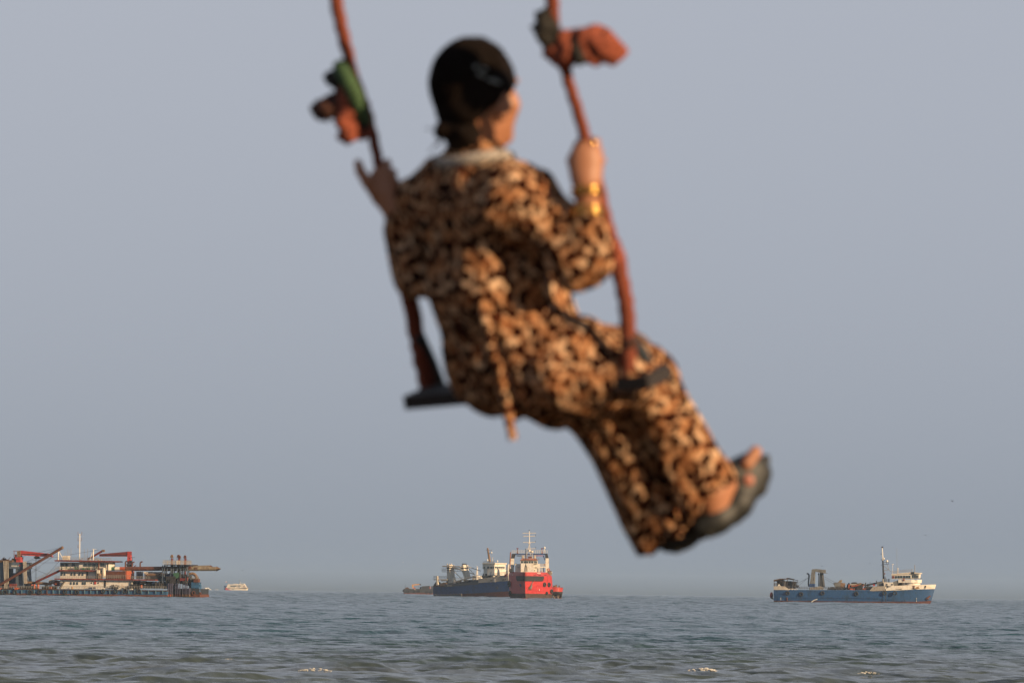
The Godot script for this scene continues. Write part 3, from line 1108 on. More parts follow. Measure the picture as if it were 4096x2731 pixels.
	part("blower_mouth", "tan_metal")
	bx(590, 970, 690, 1078, -3, 1.5)
	part("machine_house", "iron")
	bx(690, 980, 790, 1040, -2, 1.8)
	part("locker", "navy")
	po([770, 970, 840, 952, 832, 1020, 780, 1030], -2, -1.5)
	part("awning", "paint_white")
	tu([523, 1028, 523, 1072], 3.0, 0.25, 10)
	part("barrel", "orange")
	clutter(340, 1078, 900, 1080, 0, 3.6, 40, 61, 0.35, 1.4)
	part("deck_machinery", "iron").set_meta("kind", "stuff")
	fence(360, 932, 660, 940, 45, 3.4, 12, 0.035)
	part("railing", "rail")
	fence(-20, 930, 350, 932, 60, 3.3, 10, 0.035)
	part("railing", "rail")

# ------------------------------------------------------------------ fast ferry on the horizon
func build_ferry() -> void:
	new_ship("ferry", "small white passenger ferry with a red stern on the horizon right of the dredger", "ferry", 965, 2360.3, 4900, 0.12)
	view(880, 2300, 14.7)
	side_hull([[480, 735, 490, 890, 3.6, 3.4], [800, 740, 800, 890, 3.8, 3.5], [1200, 742, 1200, 890, 3.8, 3.4], [1550, 738, 1540, 890, 3.0, 2.2], [1720, 735, 1690, 890, 1.8, 1.0], [1825, 733, 1790, 890, 0.15, 0.1]], "hull", "cream")
	po([485, 735, 560, 735, 650, 800, 780, 850, 900, 885, 490, 885], -3.9, 4.0)
	part("red_stern", "red_light")
	bx(405, 600, 485, 885, -3.5, 3.5)
	part("stern_frame", "navy")
	po([560, 740, 600, 560, 640, 512, 800, 530, 1240, 520, 1330, 495, 1570, 480, 1655, 610, 1722, 710, 1722, 740], -3.2, 3.2)
	var sup := part("superstructure", "cream")
	po([745, 598, 1122, 590, 1122, 655, 800, 662], 3.1, 3.35)
	part("window", "glass", "", sup)
	po([1230, 585, 1330, 585, 1440, 632, 1400, 645, 1230, 645], 3.1, 3.35)
	part("window", "glass", "", sup)
	bx(1155, 588, 1192, 645, 3.1, 3.4)
	part("doorway", "iron", "", sup)
	po([1400, 540, 1480, 516, 1480, 546], 3.1, 3.35)
	part("window", "glass", "", sup)
	bx(1510, 512, 1538, 545, 3.1, 3.35)
	part("window", "glass", "", sup)
	bx(560, 728, 1810, 745, -3.9, 3.95)
	part("rubbing_strake", "tan_metal")
	for x in [565, 1055, 1345]:
		ball(V(x, 705 if x < 1300 else 690, 3.7), Vector3(0.6, 0.7, 0.4), 8)
		part("life_raft", "paint_white")
	bx(1525, 640, 1645, 690, 3.0, 3.4)
	part("rescue_boat", "pink_roof")
	ln(1300, 490, 1305, 240, 0, 0.16, 6); ln(1270, 490, 1300, 350, 0, 0.1, 5)
	part("mast", "grey")
	ball(V(1362, 435, 0), Vector3(0.4, 0.5, 0.4), 8)
	part("radar_dome", "paint_white")
	ln(580, 560, 575, 355, 0, 0.08, 5)
	part("flag_pole", "grey")
	bx(482, 362, 575, 388, -0.05, 0.05)
	part("flag", "paint_white")
	bx(482, 389, 575, 408, -0.05, 0.05)
	part("flag", "red_light")
	bx(930, 495, 1190, 520, -2, 2)
	part("roof_rail", "cream")
	for q in [[650, 765, 760, 785], [880, 810, 1000, 830]]:
		bx(q[0], q[1], q[2], q[3], 3.5, 3.9)
		part("hull_stripe", "tarp_green")
	fence(1700, 735, 1820, 735, 100, 1.0, 6, 0.06)
	part("railing", "rail")
	foam_heap("wake", at_sea(836, 2359.6, 4930) + Vector3(0, 0.1, 0), 11.0, 2.6, 8.0, 60, 7, "white wake of the ferry left of its stern")
	foam_heap("wake", at_sea(877, 2360.1, 4930), 6.0, 1.1, 6.0, 30, 9, "small white wake close behind the ferry")

# ------------------------------------------------------------------ low dark barge with a yellow excavator
func build_barge() -> void:
	new_ship("work_barge", "low dark work barge with a yellow excavator arm, left of the blue trawler", "barge", 1680, 2377.6, 2580, 0.0)
	view(1600, 2250, 10.455)
	po([282, 1100, 1900, 1112, 1900, 1360, 282, 1350], -6, 6)
	part("hull", "dark_hull")
	po([284, 1275, 1060, 1262, 1900, 1290, 1900, 1345, 284, 1340], -6.05, 6.06)
	part("boot_stripe", "boot_red")
	po([242, 1150, 282, 1125, 282, 1232, 242, 1225], -5, 5.5)
	part("bow_fender", "rubber")
	tyres([915, 1212, 740, 1212, 1250, 1242, 1420, 1242, 480, 1220], 6.1, 0.55, 0.16)
	po([600, 1065, 690, 1095, 760, 1105, 640, 1108], -1.5, 2)
	part("excavator_track", "dirty_white")
	po([618, 935, 668, 935, 690, 1062, 640, 1066], -0.6, 0.6)
	po([618, 960, 640, 922, 940, 898, 950, 938, 660, 966], -0.5, 0.5)
	part("excavator_arm", "yellow")
	po([935, 898, 990, 905, 1005, 935, 998, 962, 975, 955, 940, 938], -0.5, 0.5)
	part("excavator_bucket", "iron")
	bx(690, 1050, 755, 1100, -1, 1)
	part("excavator_cab", "orange")
	ln(910, 960, 910, 1085, 0, 0.06)
	part("cable", "wire")
	bx(955, 1022, 1015, 1105, -2, 2)
	part("locker", "dark_hull")
	po([1030, 998, 1368, 975, 1368, 1110, 1030, 1112], -3, 3)
	part("cabin", "dark_hull")
	bx(1368, 1010, 1400, 1105, -3, 3)
	part("cabin_end", "orange")
	bx(1425, 990, 1760, 1112, -3, 3)
	part("cabin", "slate")
	po([335, 1102, 360, 1060, 430, 1035, 470, 1050, 525, 1102], -3, 3)
	part("spoil_heap", "heap")
	ln(338, 1100, 345, 920, 3, 0.09)
	part("pole", "iron")
	rng.seed = 3
	for i in 5:
		ln(720 + i * 14, 1110, 735 + i * 14, 1140 + (i % 2) * 20, 6.1, 0.08)
	part("mooring_line", "dirty_white")

# ------------------------------------------------------------------ blue trawler, seen from its quarter
func build_trawler() -> void:
	new_ship("blue_trawler", "weathered navy blue trawler with two cream derrick posts, half hidden by the red ship's bow", "ship", 1900, 2388.5, 1710, 0.55)
	view(1600, 2080, 3.36)
	var hw := 4.6
	side_hull([[482, 886, 484, 1012, 3.6, 2.6], [560, 896, 560, 1012, hw, 4.0], [870, 868, 870, 996, hw, 4.3], [1200, 842, 1200, 980, hw, 4.3], [1500, 815, 1500, 962, hw, 3.9], [1700, 795, 1690, 950, 3.2, 2.2], [1850, 780, 1800, 940, 0.3, 0.2]], "hull", "navy")
	side_hull([[484, 1010, 500, 1060, 2.62, 1.6], [560, 1010, 560, 1060, 4.02, 3.2], [870, 995, 870, 1060, 4.32, 4.0], [1200, 979, 1200, 1060, 4.32, 4.0], [1500, 961, 1500, 1060, 3.92, 3.6], [1690, 949, 1680, 1060, 2.25, 2.0], [1800, 939, 1770, 1060, 0.3, 0.2]], "boot_stripe", "boot_red")
	po([484, 1014, 880, 998, 880, 1040, 500, 1030], hw - 0.2, hw - 0.05)
	part("waterline_band", "slate")
	side_hull([[640, 866, 640, 905, hw + 0.03, hw + 0.03], [1095, 838, 1095, 868, hw + 0.03, hw + 0.03]], "bulwark", "slate")
	bx(482, 884, 640, 898, -3.5, hw + 0.04)
	part("stern_rail", "boot_brown")
	words("NESTOR", 0.40, V(702, 886, hw + 0.1), "rail", 0.03)
	side_hull([[1095, 795, 1095, 850, hw + 0.05, hw + 0.05], [1300, 770, 1300, 838, hw + 0.05, hw + 0.05], [1490, 742, 1500, 822, hw, hw + 0.02]], "forecastle", "dirty_white")
	for q in [[1265, 818], [1428, 806], [1456, 806]]:
		ring(V(q[0], q[1], hw + 0.1), Vector3.RIGHT, Vector3.UP, 0.16, 0.1, 10, 5)
		part("porthole", "iron")
	bx(1302, 795, 1326, 838, hw, hw + 0.12)
	part("door", "cream")
	ring(V(1342, 915, hw + 0.2), Vector3.RIGHT, Vector3.UP, 0.42, 0.13, 14, 6)
	part("tyre_fender", "rubber")
	tu([870, 990, 868, 1030], hw + 0.05, 0.07, 6)
	part("discharge_pipe", "dirty_white")
	rng.seed = 44
	for i in 26:
		var x := 500 + i * 14
		bx(x, 1000 - i * 0.4 + (i % 3) * 6, x + 4, 1005 - i * 0.4 + (i % 3) * 6, hw - 0.9 if i < 3 else hw - 0.3, hw - 0.02)
	part("draught_mark", "grey")
	# stern gantry
	po([520, 760, 540, 756, 546, 885, 522, 885], 2.4, 3.2)
	part("stern_post", "cream")
	bx(488, 798, 672, 812, -2.5, 2.9)
	part("stern_gantry_beam", "cream")
	bx(590, 812, 672, 826, 0, 2.6)
	part("stern_gantry_beam", "cream")
	fence(488, 798, 665, 800, 40, 2.8, 11, 0.05)
	part("railing", "wire")
	po([488, 872, 524, 825, 560, 850, 568, 885, 490, 886], 0.5, 2.0)
	part("net_drum", "iron")
	po([562, 905, 580, 858, 622, 842, 655, 852, 650, 908], 1.0, 3.6)
	part("deck_tent", "tarp_beige")
	po([645, 875, 668, 820, 672, 905, 645, 905], 0.5, 2.0)
	part("brace", "dark_red")
	# derrick posts
	po([668, 655, 700, 652, 712, 790, 745, 855, 668, 865], -1.8, 1.6)
	part("derrick_post", "cream", "left derrick post")
	bx(662, 643, 702, 656, -1.9, 1.72)
	part("post_band", "iron")
	bx(668, 606, 702, 643, -1.8, 1.65)
	part("post_head", "cream")
	for x in [672, 705, 728]:
		tu([x, 608, x, 590], 0.5, 0.2, 8)
		part("sheave", "cream")
	bx(666, 676, 703, 684, -1.85, 1.7)
	part("post_band", "rust")
	po([858, 655, 892, 650, 930, 785, 905, 788], -1.7, 1.6)
	part("derrick_post", "cream", "right derrick post")
	bx(852, 645, 893, 658, -1.8, 1.72)
	part("post_band", "iron")
	po([868, 608, 890, 606, 894, 645, 858, 648], -1.7, 1.65)
	part("post_head", "cream")
	bx(872, 588, 895, 603, -1, 1)
	part("post_top", "iron")
	for q in [[608, 625, 845, 631, 0.22], [740, 635, 1045, 735, 0.19], [742, 672, 872, 798, 0.15], [940, 626, 1122, 688, 0.15], [945, 638, 1035, 725, 0.12], [668, 866, 1005, 775, 0.22], [845, 634, 860, 640, 0.2], [745, 650, 850, 668, 0.12]]:
		ln(q[0], q[1], q[2], q[3], 2.0, q[4], 8)
		part("derrick_boom", "cream" if q[4] < 0.2 else "dirty_white")
	for q in [[600, 698, 660], [745, 690, 855]]:
		bx(q[0], q[1], q[2], q[1] + 4, 0.5, 2.2)
		fence(q[0], q[1], q[2], q[1], 42, 2.2, 5, 0.05)
		part("platform", "wire")
	tu([770, 770, 782, 862], 2.5, 0.4, 10)
	part("vent", "cream")
	clutter(800, 862, 1095, 845, -2, 3.5, 26, 71, 0.5, 2.0)
	part("deck_machinery", "slate").set_meta("kind", "stuff")
	bx(1000, 810, 1095, 855, -2, 3.4)
	part("deckhouse", "slate")
	fence(760, 850, 1095, 800, 55, 3.8, 20, 0.04)
	part("railing", "rail")
	# wheelhouse
	bx(1165, 655, 1300, 780, -4.0, 3.6)
	part("deckhouse", "white", "aft block of the cream superstructure")
	bx(1215, 668, 1312, 748, -4.5, 4.4)
	part("deckhouse", "white")
	bx(1152, 592, 1312, 664, -3.9, 3.9)
	var wheel := part("wheelhouse", "white")
	bx(1148, 582, 1318, 598, -4.2, 4.2)
	part("wheelhouse_roof", "cream")
	panes([1166, 1183, 1212, 1223, 1226, 1241, 1255, 1276, 1285, 1301], 630, 658, 3.9, wheel)
	var fx := V(1312, 620, 3.9).x
	for q in [[1318, 1339], [1345, 1365], [1372, 1393], [1399, 1418], [1425, 1444]]:      # on the forward face
		var z1: float = 3.9 - (q[0] - 1312.0) / vk * mpp / sin(va)
		var z0: float = 3.9 - (q[1] - 1312.0) / vk * mpp / sin(va)
		box(Vector3(fx - 0.05, V(1312, 654, 3.9).y, z0), Vector3(fx + 0.12, V(1312, 631, 3.9).y, z1))
		part("window", "glass", "", wheel)
	fence(1160, 582, 1312, 582, 20, 3.8, 8, 0.05)
	part("railing", "rail")
	bx(1165, 582, 1205, 602, -1, 2.7)
	part("roof_box", "slate")
	tube([V(1250, 572, 0), V(1217, 380, 0)], [0.5, 0.3], 8)
	part("mast", "tan_metal")
	ln(1195, 412, 1275, 410, 0, 0.07); ln(1230, 450, 1270, 450, 0, 0.07); ln(1272, 400, 1272, 480, 0, 0.06)
	part("mast_yard", "rail")
	ball(V(1270, 443, 0), Vector3(0.4, 0.3, 0.4), 8)
	part("radar_dome", "paint_white")
	ln(1286, 580, 1285, 508, 1, 0.1); ln(1268, 512, 1302, 512, 1, 0.06)
	part("light_post", "cream")
	for x in [1218, 1350]:
		ball(V(x, 560 if x > 1300 else 545, 1), Vector3(0.3, 0.4, 0.3), 8)
		part("dome", "paint_white")
	clutter(1180, 790, 1265, 785, 2.5, 4.4, 24, 73, 0.8, 2.6)
	part("winch_gear", "iron").set_meta("kind", "stuff")
	fence(1310, 770, 1490, 742, 45, 4.5, 12, 0.05)
	part("railing", "wire")
	po([1445, 735, 1478, 728, 1470, 770, 1440, 775], 4.2, 4.8)
	part("life_raft", "dark_red")
	ball(V(1500, 710, 2.0), Vector3(1.0, 3.2, 1.0), 12)
	part("bow_ventilator", "white")

func build_white_boat() -> void:
	new_ship("white_boat", "small white boat with a pale mast just behind the blue trawler", "boat", 1914, 2385, 1850, 0.3)
	view(1600, 2080, 3.36)
	side_hull([[985, 850, 990, 1030, 2.0, 1.6], [1050, 850, 1050, 1030, 2.2, 1.9], [1140, 850, 1130, 1030, 0.3, 0.2]], "hull", "white")
	bx(1012, 745, 1080, 860, -1.8, 1.8)
	part("cabin", "white")
	panes([1020, 1030, 1036, 1046, 1052, 1062], 752, 768, 1.8)
	po([1080, 770, 1130, 745, 1130, 860, 1080, 860], -1.5, 1.5)
	part("foredeck", "white")
	po([1060, 742, 1072, 640, 1080, 640, 1084, 742], -0.3, 0.3)
	part("mast", "paint_white")
	ln(1062, 630, 1092, 630, 0, 0.08); ln(1076, 612, 1077, 645, 0, 0.08)
	part("mast_yard", "paint_white")

# ------------------------------------------------------------------ red ship, bow on
func bow_line(xl: float, xs: float, xr: float, y: float, zs: float, grow := 0.0) -> PackedVector3Array:
	var o := PackedVector3Array()
	var l := V(xl, y)
	var r := V(xr, y)
	var s := V(xs, y)
	for p in [[0.0, -38.0], [0.0, -13.0]]:
		o.push_back(Vector3(l.x - grow, l.y, p[1]))
	for k in range(1, 7):
		var t := k / 6.0
		var b := 1.0 - pow(1.0 - t, 1.06)
		o.push_back(Vector3(lerpf(l.x, s.x, t) - grow * (1.0 - t), l.y, lerpf(-13.0, zs, b) + grow * t))
	for k in range(5, -1, -1):
		var t := k / 6.0
		var b := 1.0 - pow(1.0 - t, 1.06)
		o.push_back(Vector3(lerpf(r.x, s.x, t) + grow * (1.0 - t), l.y, lerpf(-13.0, zs, b) + grow * t))
	o.push_back(Vector3(r.x + grow, r.y, -38.0))
	return o

func halves(rows: Array, mid: Vector3) -> void:      # the two sides of a sharp bow, so that the stem stays an edge
	var l := []
	var r := []
	for p in rows:
		l.push_back(p.slice(0, 8))
		r.push_back(p.slice(7))
	loft(l, mid, true)
	loft(r, mid, true)

func build_red_ship() -> void:
	new_ship("red_ship", "bright red supply ship with a white bridge, seen bow on in the middle", "ship", 2115.3, 2394.9, 1517, 0.0)
	view(2000, 2100, 4.9)
	var mid := V(640, 1200) + Vector3(0, 0, -22)
	loft([bow_line(247, 548, 992, 928, 2.0), bow_line(234, 549, 1030, 968, 1.8), bow_line(230, 549, 1080, 998, 1.6)], mid, true)
	part("bulwark", "red_light")
	halves([bow_line(228, 549, 1082, 998, 1.75), bow_line(234, 551, 1095, 1150, 1.2), bow_line(250, 556, 1092, 1352, 0.4)], mid)
	part("hull", "red")
	halves([bow_line(249, 556, 1093, 1350, 0.48), bow_line(262, 563, 1090, 1450, 0.1), bow_line(280, 570, 1080, 1540, -0.4)], mid)
	part("boot_stripe", "boot_brown")
	var deck := bow_line(246, 549, 1000, 985, 1.5)
	for i in deck.size() / 2:
		Q(deck[i], deck[i + 1], deck[deck.size() - 2 - i], deck[deck.size() - 1 - i], Vector3.UP)
	part("foredeck", "grey")
	# black fender pad round the stem
	var pad := []
	for q in [[1005, 1.0], [1040, 1.0], [1075, 0.9], [1104, 0.55]]:
		var a := bow_line(230, 549, 1084, q[0], 1.5, 0.0)
		var b := bow_line(230, 549, 1084, q[0], 1.5, 0.55)
		var line := PackedVector3Array()
		line.push_back(a[4])
		for i in range(4, 12):
			var p := b[i]
			if i == 4 or i == 11:
				p = b[i].lerp(b[i + (1 if i == 4 else -1)], 1.0 - q[1])
			line.push_back(p)
		line.push_back(a[11])
		pad.push_back(line)
	loft(pad, mid, true)
	Q(pad[0][1], pad[0][4], pad[0][5], pad[0][8], Vector3.UP)
	part("bow_fender", "rubber")
	# seams
	for q in [[765, 1155, 1088, 1155], [765, 1312, 1090, 1312], [275, 1155, 420, 1155]]:
		var right: bool = q[0] > 500.0
		var prev := Vector3.ZERO
		for k in 9:
			var x := lerpf(q[0], q[2], k / 8.0)
			var t := absf((x - (1090.0 if right else 236.0)) / (551.0 - (1090.0 if right else 236.0)))
			var z := lerpf(-13.0, 1.0, 1.0 - pow(1.0 - t, 1.06)) + 0.05
			var p := V(x, q[1]) + Vector3(0, 0, z)
			if k > 0:
				bar(prev, p, 0.07, 5)
			prev = p
		part("plate_seam", "red_light")
	for x: float in [770.0, 905.0, 1000.0]:
		var t := (x - 1090.0) / (551.0 - 1090.0)
		var z := lerpf(-13.0, 1.0, 1.0 - pow(1.0 - t, 1.06)) + 0.03
		bar(V(x, 1005) + Vector3(0, 0, z + 0.35), V(x + 6, 1345) + Vector3(0, 0, z - 0.35), 0.06, 5)
		part("plate_seam", "red_light")
	var on_bow := func(x: float, y: float, out: float) -> Vector3:
		var t := absf((x - (1090.0 if x > 550 else 236.0)) / (551.0 - (1090.0 if x > 550 else 236.0)))
		return V(x, y) + Vector3(0, 0, lerpf(-13.0, 1.2, 1.0 - pow(1.0 - t, 1.06)) + out)
	var slope := Vector3(0.62, 0, -0.78).normalized()
	for q in [[938, 1178, 0.68, 0.26], [1028, 1180, 0.66, 0.26], [985, 1346, 0.42, 0.2], [1080, 1310, 0.62, 0.26]]:
		ring(on_bow.call(q[0], q[1], 0.45), slope, Vector3.UP, q[2] * 0.8, q[3], 16, 8)
		part("tyre_fender", "rubber")
	for q in [[222, 1165, 0.9], [238, 1346, 0.7]]:
		ring(V(q[0] + 14, q[1]) + Vector3(0, 0, -12.0), Vector3(0.3, 0, 0.95).normalized(), Vector3.UP, q[2] * 0.8, 0.34, 16, 8)
		part("tyre_fender", "rubber")
	# anchor in its worn patch
	var a0: Vector3 = on_bow.call(712, 1100, 0.1)
	box(a0 - Vector3(0.45, 0.25, 0.3), a0 + Vector3(0.45, 0.25, 0.2))
	part("hawse_pipe", "dark_red")
	bar(a0, on_bow.call(672, 1190, 0.3), 0.14, 8)
	bar(on_bow.call(672, 1190, 0.3), on_bow.call(655, 1262, 0.25), 0.22, 8)
	bar(on_bow.call(640, 1215, 0.2), on_bow.call(655, 1262, 0.2), 0.16, 8)
	bar(on_bow.call(690, 1195, 0.2), on_bow.call(668, 1250, 0.2), 0.16, 8)
	part("anchor", "grey")
	for k in 5:
		bar(on_bow.call(628 + k * 14, 1225, 0.06), on_bow.call(618 + k * 13, 1290 - (k % 2) * 24, 0.06), 0.09, 5)
	part("anchor_scuff", "tan_metal")
	bar(on_bow.call(455, 1170, 0.1), on_bow.call(470, 1210, 0.1), 0.3, 8)
	part("hawse_pipe", "navy")
	words("TAHREL", 0.33, on_bow.call(824, 956, 0.55), "paint_white", 0.0, 0.62)
	words("4", 0.42, on_bow.call(832, 1280, 0.25), "paint_white", 0.0, 0.62)
	for q in [[722, 762], [818, 876], [942, 972]]:
		bar(on_bow.call(q[0], 988, 0.15), on_bow.call(q[1], 987, 0.15), 0.07, 5)
		part("freeing_port", "black")
	for q in [[308, 985], [402, 962], [398, 985]]:
		var p: Vector3 = V(q[0], q[1]) + Vector3(0, 0, -8.5)
		ball(p, Vector3(0.13, 0.13, 0.13), 6)
		part("fairlead", "paint_white")
	# superstructure
	bx(360, 768, 470, 935, -20, -11)
	bx(725, 765, 846, 935, -20, -11)
	part("deckhouse", "white", "side wings of the white deckhouse")
	po([470, 758, 724, 758, 728, 935, 466, 935], -20, -9.6)
	part("deckhouse", "white", "middle of the white deckhouse")
	po([462, 700, 800, 700, 806, 768, 458, 768], -18, -10.0)
	var bridge := part("bridge", "white")
	po([452, 700, 490, 660, 775, 660, 804, 700], -18, -9.5)
	part("bridge_roof", "pink_roof")
	panes([477, 514, 530, 562, 578, 614, 630, 664, 680, 717, 737, 749], 717, 757, -10.0, bridge)
	panes([762, 770, 780, 788], 717, 757, -10.0, bridge)
	for q in [[400, 836, 450, 842], [738, 833, 788, 839]]:
		bx(q[0], q[1], q[2], q[3], -11.1, -10.9)
		part("vent_slot", "iron")
	for q in [[462, 896], [742, 897]]:
		ball(V(q[0], q[1], -9.5 if q[0] < 500 else -10.9), Vector3(0.13, 0.16, 0.1), 8)
		part("lamp", "iron")
	bx(812, 855, 815, 930, -11.1, -10.8); bx(738, 855, 815, 859, -11.1, -10.8)
	part("door_frame", "tan_metal")
	bx(846, 822, 962, 842, -19, -11.5)
	part("bridge_wing", "white")
	fence(846, 822, 962, 822, 52, -11.5, 6, 0.05)
	part("railing", "cream")
	bx(920, 765, 955, 800, -14, -12)
	part("life_raft", "dark_red")
	for q in [[885, 842, 900, 930], [862, 842, 868, 930]]:
		ln(q[0], q[1], q[2], q[3], -11.8, 0.09)
		part("post", "cream")
	bx(860, 905, 882, 932, -12.5, -11.8)
	part("locker", "crane_red")
	po([905, 842, 920, 842, 925, 930, 910, 930], -16, -13)
	part("door", "slate")
	# portal frame
	po([268, 655, 338, 655, 334, 940, 270, 940], -26, -22)
	part("portal_leg", "white", "left portal leg")
	po([962, 650, 1028, 650, 1032, 940, 962, 940], -26, -22)
	part("portal_leg", "white", "right portal leg")
	po([290, 565, 372, 565, 345, 655, 276, 656], -26.1, -21.9)
	part("portal_shoulder", "black")
	po([955, 562, 1002, 562, 1021, 650, 962, 652], -26.1, -21.9)
	part("portal_shoulder", "black")
	po([300, 562, 1000, 560, 1000, 584, 300, 586], -26.2, -22.1)
	part("portal_beam", "navy")
	bx(760, 598, 930, 607, -24, -21.8)
	part("portal_stripe", "crane_red")
	bx(385, 598, 480, 612, -24, -22)
	part("lamp_bar", "iron")
	tu([925, 600, 935, 640, 958, 690], -21.5, 0.22, 8)
	part("hose", "navy")
	fence(297, 562, 1000, 558, 62, -22.2, 18, 0.045)
	part("railing", "cream")
	ln(268, 538, 246, 930, -10.5, 0.2, 8)
	part("crew_pole", "pink_roof")
	bx(246, 865, 298, 930, -14, -9.5)
	part("winch", "iron")
	for q in [[405, 0], [892, 1]]:
		tube([V(q[0], 560, -23), V(q[0], 520, -23), V(q[0], 455, -23)], [0.34, 0.16, 0.12], 8)
		ln(q[0] - 22, 458, q[0] + 40 * q[1] + 20, 456, -23, 0.13)
		part("fire_monitor", "dark_red")
	ln(942, 555, 943, 465, -23, 0.1, 8)
	part("dome_post", "paint_white")
	ball(V(944, 444, -23), Vector3(0.33, 0.41, 0.33), 12)
	part("satellite_dome", "paint_white")
	# mast
	tube([V(640, 362, -15), V(638, 105, -15)], [0.16, 0.10], 8)
	part("mast", "paint_white")
	tu([636, 115, 638, 96], -15, 0.14, 8)
	part("mast_light", "iron")
	for q in [[505, 160, 772], [516, 220, 756], [514, 341, 755], [570, 467, 760]]:
		ln(q[0], q[1] + 2, q[2], q[1] - 2, -15, 0.10, 5)
		part("mast_yard", "cream")
		if q[1] > 200:
			ln(760, q[1] - 2, 760, q[1] - 38, -15, 0.06, 5)
			part("antenna", "iron")
	for x in [608, 628, 662]:
		ln(640, 360, x, 515, -15, 0.075)
	bx(616, 355, 662, 368, -15.5, -14.5)
	part("mast_tripod", "cream")
	tu([635, 490, 635, 522], -14.8, 0.42, 12)
	part("radar_drum", "cream")
	ball(V(690, 528, -15), Vector3(0.48, 0.42, 0.45), 10)
	part("radar_dome", "cream")
	for x in [590, 655, 690]:
		ln(x, 520, x + (-8 if x < 600 else 6), 660, -15, 0.09)
	part("mast_foot", "cream")
	for x in [505, 525, 740, 755]:
		tu([x, 600, x, 662], -13, 0.24, 10)
		part("roof_ventilator", "cream")
	bx(615, 625, 685, 655, -14, -12)
	part("roof_box", "dark_red")
	fence(480, 660, 790, 660, 70, -10.5, 12, 0.04)
	part("railing", "tan_metal")
	ln(566, 470, 568, 925, -7.5, 0.12, 6)
	part("foremast", "black")
	for q in [[552, 800, 532, 925], [576, 800, 596, 925], [560, 780, 545, 925]]:
		ln(q[0], q[1], q[2], q[3], -7.4, 0.07, 5)
	for k in 6:
		ln(574 - k * 0.5, 815 + k * 18, 586 + k * 2, 815 + k * 18, -7.4, 0.05, 4)
	part("foremast_ladder", "iron")
	# things along the right rail
	ring(V(1017, 884, -13.5), Vector3.RIGHT, Vector3.UP, 0.36, 0.16, 14, 6)
	part("life_ring", "orange")
	bx(1000, 905, 1078, 990, -20, -14)
	part("rail_screen", "tan_metal")
	for x in [1008, 1030, 1052, 1080]:
		ln(x, 990, x, 925, -13.6, 0.09)
		part("post", "cream")
	ball(V(1082, 932, -13.5), Vector3(0.17, 0.2, 0.17), 8)
	part("lamp", "paint_white")
	fence(990, 990, 1080, 990, 62, -13.4, 5, 0.05)
	part("railing", "rail")
	ln(820, 700, 824, 650, -14, 0.05); ln(800, 672, 838, 672, -14, 0.05)
	part("antenna", "tan_metal")
	for q in [[315, 800, 330, 830], [350, 760, 385, 790]]:
		bx(q[0], q[1], q[2], q[3], -15, -13)
		part("locker", "iron")

func build_tug() -> void:
	new_ship("workboat", "small orange red workboat with black tyre fenders moored at the red ship's right side", "boat", 2240, 2392, 1535, 0.35)
	view(2000, 2100, 4.9)
	side_hull([[1085, 1205, 1090, 1300, 2.6, 2.6], [1180, 1212, 1180, 1300, 2.6, 2.6], [1240, 1215, 1235, 1300, 1.5, 1.2], [1262, 1222, 1255, 1300, 0.4, 0.3]], "bulwark", "red_light")
	side_hull([[1085, 1298, 1095, 1460, 2.6, 2.2], [1180, 1298, 1170, 1460, 2.6, 2.0], [1240, 1298, 1225, 1460, 1.3, 0.9], [1258, 1298, 1240, 1460, 0.3, 0.2]], "hull", "boot_brown")
	for x in [1100, 1122, 1145, 1168, 1190, 1212, 1232, 1250]:
		ring(V(x, 1330 + absf(x - 1170) * 0.06, 2.75 - maxf(0.0, x - 1185) * 0.035), Vector3.RIGHT, Vector3.UP, 0.42, 0.22, 12, 6)
		part("tyre_fender", "rubber")
	for x in [1060, 1085, 1232]:
		ring(V(x, 1372 if x > 1200 else 1330, 2.4 - (1.4 if x > 1200 else 0.0)), Vector3.RIGHT, Vector3.UP, 0.55, 0.28, 12, 6)
		part("tyre_fender", "rubber")
	for q in [[1165, 1168], [1220, 1182]]:
		tu([q[0], 1215, q[0], q[1]], 0.5, 0.22, 8)
		part("bollard", "tan_metal")
		ln(q[0] - 15, q[1], q[0] + 15, q[1], 0.5, 0.12)
		part("bollard_cap", "iron")
	for x in [1110, 1128, 1145]:
		tu([x, 1212, x, 1175], 1.0, 0.2, 8)
		part("post", "tan_metal")
	ln(1105, 1365, 1128, 1445, 2.75, 0.09); ln(1190, 1360, 1200, 1440, 2.3, 0.09)
	part("mooring_line", "dirty_white")

